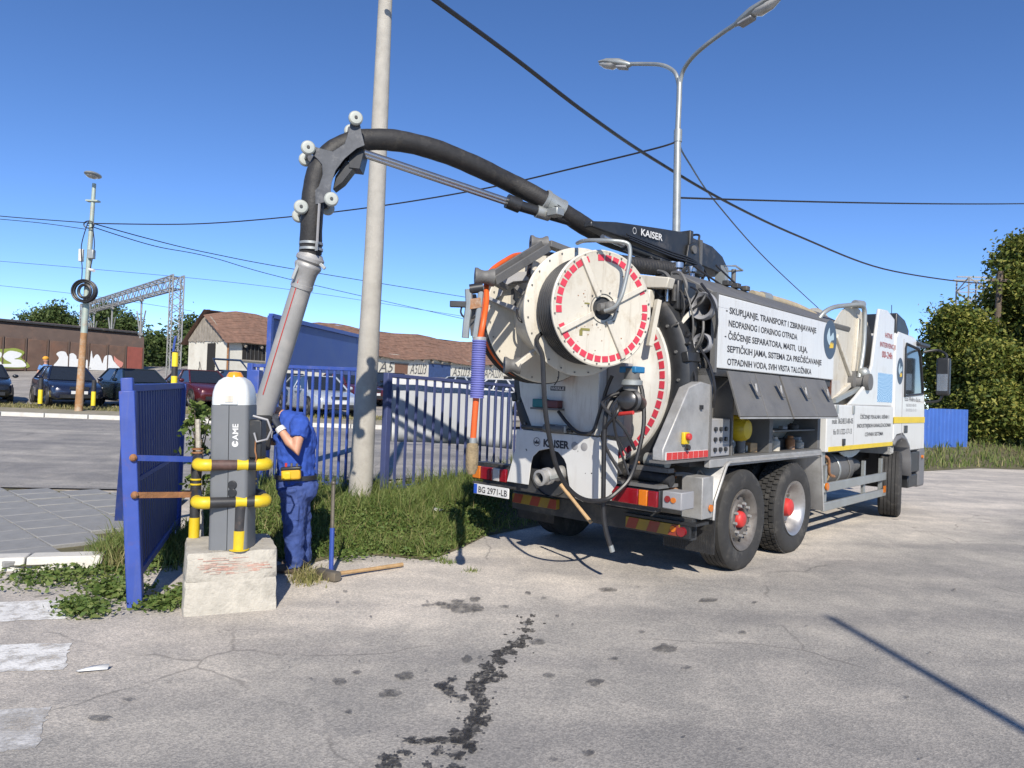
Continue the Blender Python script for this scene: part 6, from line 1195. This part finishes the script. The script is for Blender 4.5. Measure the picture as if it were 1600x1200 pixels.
# big shaded gusset brackets on the large flange
def plate(pxs, Y, th, nm, mt, par=None, dirv=None):
    A = [tat(x, y, Y) for x, y in pxs]; n = len(A); dv_ = Vector(dirv) if dirv else Vector(toT(T0+Vector((0, th, 0)))); B = [p+dv_ for p in A]
    return P_(MB().add(A+B, [tuple(range(n)), tuple(range(2*n-1, n-1, -1))]+[((i+1) % n, i, n+i, n+(i+1) % n) for i in range(n)]), nm, mt, par, bevel=.004)
plate([(776, 466), (783, 432), (800, 425), (826, 424), (826, 438), (802, 440), (790, 446), (783, 462)], 6.75, .14, 'guide_bracket', m_greyp); plate([(763, 462), (775, 468), (800, 476), (838, 496), (838, 500), (798, 483), (763, 468)], 6.75, .10, 'guide_bracket', m_greyp); plate([(783, 462), (803, 450), (806, 478), (796, 480)], 6.9, .05, 'guide_gusset', m_alud)
P_(MB().tube(catmull([tat(826, 430, 6.7), tat(828, 415, 6.8), tat(832, 403, 6.9), tat(845, 396, 6.9), tat(865, 398, 6.8)], 5), .022, 8), 'control_hose', m_hoses); P_(MB().tube(catmull([tat(828, 430, 6.65), tat(834, 446, 6.7), tat(840, 452, 6.7), tat(846, 456, 6.75)], 5), .02, 8), 'control_hose', m_hoses); P_(MB().tube(catmull([tat(808, 484, 6.7), tat(810, 497, 6.65), tat(820, 504, 6.65), tat(833, 497, 6.7)], 5), .013, 8), 'control_hose', m_hoses)
P_(MB().beam(tat(806, 448, 6.8), tat(826, 466, 6.8), .05, .04), 'guide_link', m_alud)
# roller arm and pendant
def roller(px, py, Y, r_=.062, L_=.16):
    c = tat(px, py, Y); ax = Vector((toT(T0+Vector((1, .15, 0))))).normalized(); o = MB(); o.lathe(c-ax*L_/2, ax, [(r_*.3, 0), (r_, 0), (r_*1.0, .02), (r_*.78, .05), (r_*.72, L_/2), (r_*.78, L_-.05), (r_, L_-.02), (r_, L_), (r_*.3, L_)], 24); return P_(o, 'guide_roller', m_alud)
roller(842, 381, 6.65, .075); roller(757, 433, 5.95, .075); roller(800, 571, 6.4, .075, .14)
for off in (-6, 6): P_(MB().beam(tat(853+off, 384+off*.3, 6.6), tat(768+off, 437+off*.3, 5.95), .02, .075), 'guide_arm', m_alud, bevel=.005)
P_(MB().beam(tat(856, 381, 6.6), tat(912, 402, 7.0), .09, .06), 'guide_arm', m_alud, bevel=.005); P_(MB().beam(tat(768, 437, 5.95), tat(790, 450, 6.6), .05, .05), 'guide_arm_stay', m_alud)
P_(MB().beam(tat(806, 571, 6.35), tat(832, 552, 6.4), .05, .045), 'lower_roller_arm', m_cream, bevel=.006); P_(MB().beam(tat(830, 553, 6.4), tat(850, 540, 6.6), .05, .045), 'lower_roller_arm', m_cream, bevel=.006)
DP = 5.82
def tq(x, y, Y=DP): return tat(x, y, Y)
P_(MB().tube(catmull([on(1.13, .0, .60), tat(812, 398, 6.9), tat(790, 407, 6.5), tat(766, 425, 6.2), tat(760, 445, 6.05), tat(760, 470, 5.95), tq(755, 505), tq(749, 535)], 6), .024, 10), 'orange_hose', m_orange)
n_ = 40; pr_ = []; a = tq(749, 531); b_ = tq(745, 623); LL = (b_-a).length
for i in range(26): pr_ += [(.051, LL*i/26), (.058, LL*(i+.3)/26), (.058, LL*(i+.7)/26)]
P_(MB().lathe(a, b_-a, pr_, 24), 'corrugated_sleeve', m_purple); P_(MB().cyl(tq(749, 527), tq(749, 533), .056, n=18), 'sleeve_clamp', m_alu)
P_(MB().tube([tq(744, 622), tq(741, 660), tq(739, 690)], .0255, 10), 'orange_hose', m_orange); P_(MB().tube([tq(739, 684), tq(738.5, 694)], .03, 10), 'hose_end', m_galv)
P_(MB().lathe(tq(738.5, 691), Vector((0, 0, -1)), [(.02, 0), (.045, .015), (.05, .06), (.052, .15), (.048, .21), (.03, .255), (.001, .26)], 18), 'nozzle_weight', M('burlap_weight', (.25, .19, .11), .9, var=.4, scale=20, bump=.5))
P_(MB().prism([(-.03, 0), (.05, 0), (.06, .1), (.0, .34), (-.05, .34), (-.06, .2)], tq(742, 525, DP+.06), TT, TZ, .02), 'hanger_bracket', m_alud); P_(MB().tube([tq(732, 452), tq(733, 475), tq(729, 505), tq(727, 528)], .03, 8), 'hanger_leg', m_galv); P_(MB().tube([tq(752, 448), tq(749, 480), tq(742, 528)], .024, 8), 'hanger_leg', m_galv)
P_(MB().cyl(tq(734, 452), tq(755, 449), .04, n=14), 'hanger_pivot', m_black); P_(MB().beam(tq(703, 475), tq(736, 476), .04, .05), 'hanger_handle', m_black, bevel=.006); P_(MB().beam(tq(733, 476), tq(752, 473), .05, .08), 'hanger_handle', m_rust)
P_(MB().tube(catmull([tq(722, 478), tq(720, 488), tq(726, 496), tq(738, 497), tq(750, 488), tq(753, 470)], 5), .008, 6), 'control_cable', m_hoses)
# loose black hose hanging behind
P_(MB().tube(catmull([on(.36, -.3, .1), tat(846, 520, 6.3), tat(848, 560, 6.2), tat(852, 640, 6.2), tat(862, 700, 6.25), tat(872, 735, 6.3), tat(890, 765, 6.4), tat(915, 781, 6.5), tat(945, 781, 6.6), tat(965, 768, 6.65), tat(985, 745, 6.7), tat(998, 705, 6.72), tat(1006, 660, 6.75), tat(1003, 610, 6.8), tat(990, 575, 6.85)], 7), .021, 8), 'hanging_hose', m_hoses)
P_(MB().tube(catmull([tat(985, 600, 6.8), tat(962, 618, 6.75), tat(947, 645, 6.7), tat(944, 690, 6.7), tat(943, 750, 6.7), tat(943, 800, 6.7), tat(947, 830, 6.7), tat(955, 857, 6.7)], 7), .023, 8), 'hanging_hose', m_hoses); P_(MB().cyl(tat(954, 852, 6.7), tat(957, 862, 6.7), .025, n=10), 'hose_nipple', m_galv)
P_(MB().tube(catmull([tat(870, 568, 6.5), tat(873, 580, 6.5), tat(872, 592, 6.5), tat(866, 602, 6.5)], 5), .005, 5), 'thin_wire', m_hoses)
m_motor = M('greasy_motor', (.06, .06, .062), .3, .6, var=.3, scale=8, dirt=(.2, .18, .15), damt=.3)
# pump and valve at the right of the door
pc_ = trear(986, 627, -1.55); pmp = P_(MB().lathe(pc_, Vector((.25, -1, .1)), [(.02, -.22), (.085, -.2), (.10, -.1), (.10, 0), (.115, .01), (.115, .05), (.09, .06), (.085, .12), (.05, .14), (.001, .14)], 24), 'hydraulic_motor', m_motor)
P_(MB().cyl(pc_+Vector((0, -.02, .1)), pc_+Vector((0.02, -.02, .30)), .07, n=16), 'motor_neck', m_alud, pmp); P_(MB().box(pc_+Vector((-.09, -.08, .26)), pc_+Vector((.09, .08, .32)), ), 'blue_flange', M('blue_valve', (.02, .15, .32), .5), pmp, bevel=.01); P_(MB().lathe(pc_+Vector((.02, -.03, .14)), TZ, [(.08, 0), (.1, .01), (.1, .05), (.08, .06)], 18), 'motor_clamp', m_galv, pmp)
for k in range(4):
    a = pc_+Vector((random.uniform(-.1, .12), -.08, random.uniform(-.1, .2))); P_(MB().tube(catmull([a, a+Vector((random.uniform(-.15, .1), -.1, -.1)), a+Vector((random.uniform(-.2, .12), -.03, -.32)), a+Vector((random.uniform(-.1, .2), .05, random.uniform(-.75, -.5)))], 6), random.choice([.008, .012, .016]), 8), 'motor_hose', m_hoses)
P_(MB().cyl(pc_+Vector((-.05, -.12, -.12)), pc_+Vector((.12, -.14, -.10)), .018, n=10), 'red_tap', m_red, pmp)
# ---- boom on top
bq = lambda px, py, t=0.0: tside(px, py, t)
def boomsec(s, z0, z1, w_): return [(-w_, s, z0), (w_, s, z0), (w_, s, z1), (-w_, s, z1)]
bm = loft([boomsec(-1.2, 3.50, 3.56, .05), boomsec(-.8, 3.47, 3.62, .10), boomsec(.0, 3.44, 3.70, .14), boomsec(.62, 3.40, 3.76, .16), boomsec(.72, 3.42, 3.72, .16), boomsec(1.2, 3.40, 3.70, .16), boomsec(1.5, 3.38, 3.62, .15), boomsec(1.72, 3.40, 3.52, .11)]); bmo = P_(bm, 'boom', m_black, bevel=.015)
P_(MB().box((-.18, .60, 3.34), (.18, .68, 3.79)), 'boom_collar', m_black, bmo, bevel=.01); P_(MB().box((.13, 1.45, 3.41), (.155, 1.66, 3.50)), 'boom_worn_end', m_galv, bmo)
text('KAISER', (.143, -.42, 3.545), (.04, 1, .02), TZ, .075, m_inkw, bmo, width=.42, bold=.02); P_(MB().lathe((.13, -.52, 3.575), TT, [(.03, 0), (.036, .0)], 20), 'boom_logo', m_inkw, bmo)
P_(MB().lathe((0, .75, 2.95), TZ, [(.30, 0), (.30, .08), (.2, .1), (.2, .30), (.26, .32), (.26, .42)], 28), 'boom_turret', m_black); P_(MB().cyl((.12, .45, 3.05), (.12, .45, 3.38), .04, n=12), 'turret_piston', m_chrome); P_(MB().cyl((.18, .2, 3.0), (.18, .2, 3.34), .05, n=12), 'turret_piston', m_chrome)
for s in (.1, .4): P_(MB().lathe((.32, s, 3.02), TZ, [(.07, 0), (.05, .06), (.04, .2), (.06, .22), (.06, .28)], 16), 'turret_bell', m_chrome)
n_ = 22; pr_ = []
for i in range(n_): pr_ += [(.075, 1.25*i/n_), (.088, 1.25*(i+.35)/n_), (.088, 1.25*(i+.6)/n_)]
P_(MB().lathe((.24, -.98, 3.14), (0, 1, .08), pr_, 18), 'corrugated_hose', m_hose); P_(MB().cyl((.24, -1.05, 3.13), (.24, -.95, 3.14), .085, n=18), 'hose_collar', m_galv); P_(MB().sphere((.24, -1.15, 3.12), .085, 12, 8), 'hose_elbow', m_hose)
P_(MB().tube(catmull([(.3, -.9, 3.04), (.38, .1, 3.0), (.35, .8, 3.08)], 6), .008, 6), 'steel_cable', m_galv)
P_(MB().tube([(.1, 1.5, 3.50), (.28, 1.6, 3.50), (.26, 1.85, 3.48), (.0, 1.8, 3.48)], .014, 8, closed=True), 'hand_rail', m_galv); P_(MB().cyl((.2, 1.72, 3.0), (.2, 1.72, 3.48), .03), 'rail_post', m_alud); P_(MB().box((.1, 1.4, 3.05), (.24, 1.5, 3.4)), 'boom_rest', m_galv)
for k in range(16):
    a = Vector((random.uniform(-.1, .45), random.uniform(-.3, 1.2), random.uniform(3.0, 3.4))); P_(MB().tube(catmull([a, a+Vector((random.uniform(0, .2), random.uniform(-.3, .3), random.uniform(-.2, .1))), a+Vector((random.uniform(-.1, .3), random.uniform(-.5, .5), random.uniform(-.35, 0)))], 6), random.choice([.012, .02, .026]), 7), 'boom_hose', m_hoses)
for k in range(3):
    P_(MB().tube(catmull([(.15+.02*k, -.7, 3.50-.03*k), (.17+.02*k, .1, 3.46-.035*k), (.20+.02*k, .6, 3.44-.03*k), (.21, .9, 3.36), (.18, 1.15, 3.2)], 6), .011, 7), 'boom_line', m_hoses)
P_(MB().cyl((.06, -.6, 3.40), (.10, .55, 3.32), .05, n=16), 'luffing_cylinder', m_black); P_(MB().cyl((.05, -1.0, 3.43), (.06, -.55, 3.40), .028, n=12), 'luffing_rod', m_chrome)
P_(MB().prism([(.45, 3.20), (.85, 3.20), (.80, 3.60), (.70, 3.66), (.55, 3.60)][::-1], (.17, 0, 0), TS, TZ, .025), 'pivot_cheek', m_black, bevel=.006); P_(MB().cyl((.19, .66, 3.56), (.215, .66, 3.56), .05, n=16), 'pivot_pin', m_alud); P_(MB().cyl((.19, .62, 3.28), (.215, .62, 3.28), .04, n=16), 'pivot_pin', m_alud)
P_(MB().tube(catmull([(.12, .9, 3.70), (.1, .95, 3.80), (-.05, 1.0, 3.80), (-.1, 1.05, 3.6)], 6), .014, 7), 'boom_line', m_hoses); P_(MB().box((.155, .86, 3.40), (.175, .92, 3.72)), 'boom_strap', m_alud)
# ---- suction hose, ram, elbow carriage, pipe
HP = [(485, 398, 6.5), (487, 345, 6.45), (491, 292, 6.45), (504, 255, 6.47), (530, 231, 6.52), (568, 219, 6.6), (620, 220, 6.75), (680, 234, 6.95), (740, 258, 7.2), (800, 287, 7.5), (850, 313, 7.6), (890, 338, 7.75), (925, 360, 7.95), (965, 378, 8.2), (1010, 392, 8.5)]
hpth = catmull([tat(*p) for p in HP], 8); nr = len(hpth); P_(MB().tube(hpth, [.098+.001*math.sin(i*1.9)+.002*math.sin(i*.7) for i in range(nr)], 20), 'suction_hose', m_hose)
a = tat(850, 312, 7.6); b_ = tat(884, 333, 7.72); P_(MB().lathe(a, b_-a, [(.10, -.01), (.115, 0), (.115, .03), (.106, .035), (.106, .20), (.115, .205), (.115, .235), (.1, .24)], 24), 'hose_sleeve', m_galv)
P_(MB().obox(tat(868, 332, 7.5), (1, 0, 0), TS, TZ, .14, .12, .08), 'sleeve_saddle', m_galv, bevel=.01)
for dz, r_ in ((0, .030), (5, .020)): P_(MB().cyl(tat(568, 238+dz, 6.55), tat(800, 316+dz, 7.45), r_, n=14), 'ram_rod', m_chrome)
P_(MB().cyl(tat(792, 314, 7.43), tat(812, 322, 7.48), .075, n=18), 'ram_head', m_black); P_(MB().cyl(tat(806, 320, 7.46), tat(960, 365, 8.0), .056, n=18), 'ram_cylinder', m_black); P_(MB().cyl(tat(838, 330, 7.56), tat(858, 336, 7.62), .066, n=18), 'ram_band', m_galv)
m_eplate = M('scuffed_black_steel', (.07, .075, .085), .5, .3, var=.35, scale=10, dirt=(.2, .2, .2), damt=.3, dscale=9)
YP = [(549.7, 182), (560.6, 183), (565, 207), (570, 227), (557.5, 232), (538.8, 247.5), (524.7, 266), (518.4, 285), (517, 297.5), (520, 313), (495, 319), (473, 327), (468.4, 321), (482.5, 307), (498, 291), (504, 272.5), (503, 257), (495, 247.5), (479, 232), (482.5, 225.6), (495, 230), (520, 236.6), (538.8, 224), (545, 203.8)]
AXW = Vector((-.33, .944, 0)); axo = toT(T0+AXW)
for k_, nm_ in ((0, 1), (.26, 2)):
    A = [tat(x, y, 6.36)+axo*k_ for x, y in YP]; n = len(A); B = [p+axo*.016 for p in A]; P_(MB().add(A+B, [tuple(range(n)), tuple(range(2*n-1, n-1, -1))]+[((i+1) % n, i, n+i, n+(i+1) % n) for i in range(n)]), 'elbow_plate', m_eplate, bevel=.003)
plate([(545, 238), (566, 232), (568, 240), (562, 264), (545, 262)], 6.42, .18, 'elbow_bracket', m_black); plate([(540, 250), (556, 258), (535, 285), (520, 296), (524, 275)], 6.43, .12, 'elbow_bracket', m_black)
m_roll = M('white_nylon', (.34, .36, .33), .45, var=.06)
for (x, y) in ((555, 187), (481, 233), (470, 325), (517, 313)):
    for k_, L_ in ((-.06, .05), (.29, .05)):
        c = tat(x, y, 6.36)+axo*k_; ax = axo; rl = P_(MB().lathe(c, ax, [(.001, 0), (.02, -.004), (.052, 0), (.062, .012), (.062, L_-.012), (.052, L_), (.001, L_)], 24), 'nylon_roller', m_roll); P_(MB().cyl(c-ax*.012, c+ax*.01, .014, n=8), 'roller_bolt', m_frame, rl)
    P_(MB().cyl(tat(x, y, 6.36)-axo*.05, tat(x, y, 6.36)+axo*.33, .012, n=8), 'roller_shaft', m_galv)
P_(MB().tube([tat(499, 318, 6.34), tat(497, 350, 6.36), tat(495, 390, 6.38)], .012, 6), 'carriage_strap', m_greyp)
for y in (381, 390): 
    c = tat(486, y, 6.48); P_(MB().lathe(c, TZ, [(.099, -.012), (.105, -.011), (.105, .011), (.099, .012)], 24), 'hose_clamp', m_galv)
P_(MB().box(tat(492, 392, 6.38), tat(497, 378, 6.36)), 'clamp_screw', m_galv)
q0 = tat(485, 404, 6.5); q1 = tat(481, 432, 6.5); q2 = tat(408, 656, 6.72)
pd_ = (q2-q0).normalized(); P_(MB().lathe(q0-pd_*.02, pd_, [(.095, -.03), (.115, .0), (.125, .01), (.125, .04), (.105, .06), (.12, .08), (.12, .10), (.10, .15), (.095, .26), (.1, .262), (.1, .30), (.092, .302)], 28), 'quick_coupling', m_alu)
for sg, (x, y, x2, y2) in ((1, (468, 408, 457, 436)), (-1, (500, 412, 508, 420))): P_(MB().beam(tat(x, y, 6.42), tat(x2, y2, 6.42), .018, .03), 'coupling_lever', m_galv, bevel=.004)
L_ = (q2-q0).length; m_pipe = M('grey_pipe', (.30, .295, .285), .55, .1, var=.12, scale=5, dirt=(.42, .38, .34), damt=.25)
P_(MB().lathe(q0+pd_*.16, pd_, [(.091, 0), (.096, L_*.6), (.100, L_-.2), (.104, L_-.16), (.094, L_-.16), (.088, L_-.3)], 28), 'suction_pipe', m_pipe)
sv = Vector(toT(T0+Vector((-.2, -1, 0)))).normalized(); ln_ = [q0+pd_*(.2+(L_-.45)*i/12)+sv*(.0925+.008*i/12) for i in range(13)]; P_(MB().tube(ln_, .0045, 5), 'red_line', m_red)
P_(MB().obox(tat(409, 676, 6.62), (1, 0, 0), TS, TZ, .12, .14, .32), 'suction_foot', m_hose, bevel=.02)
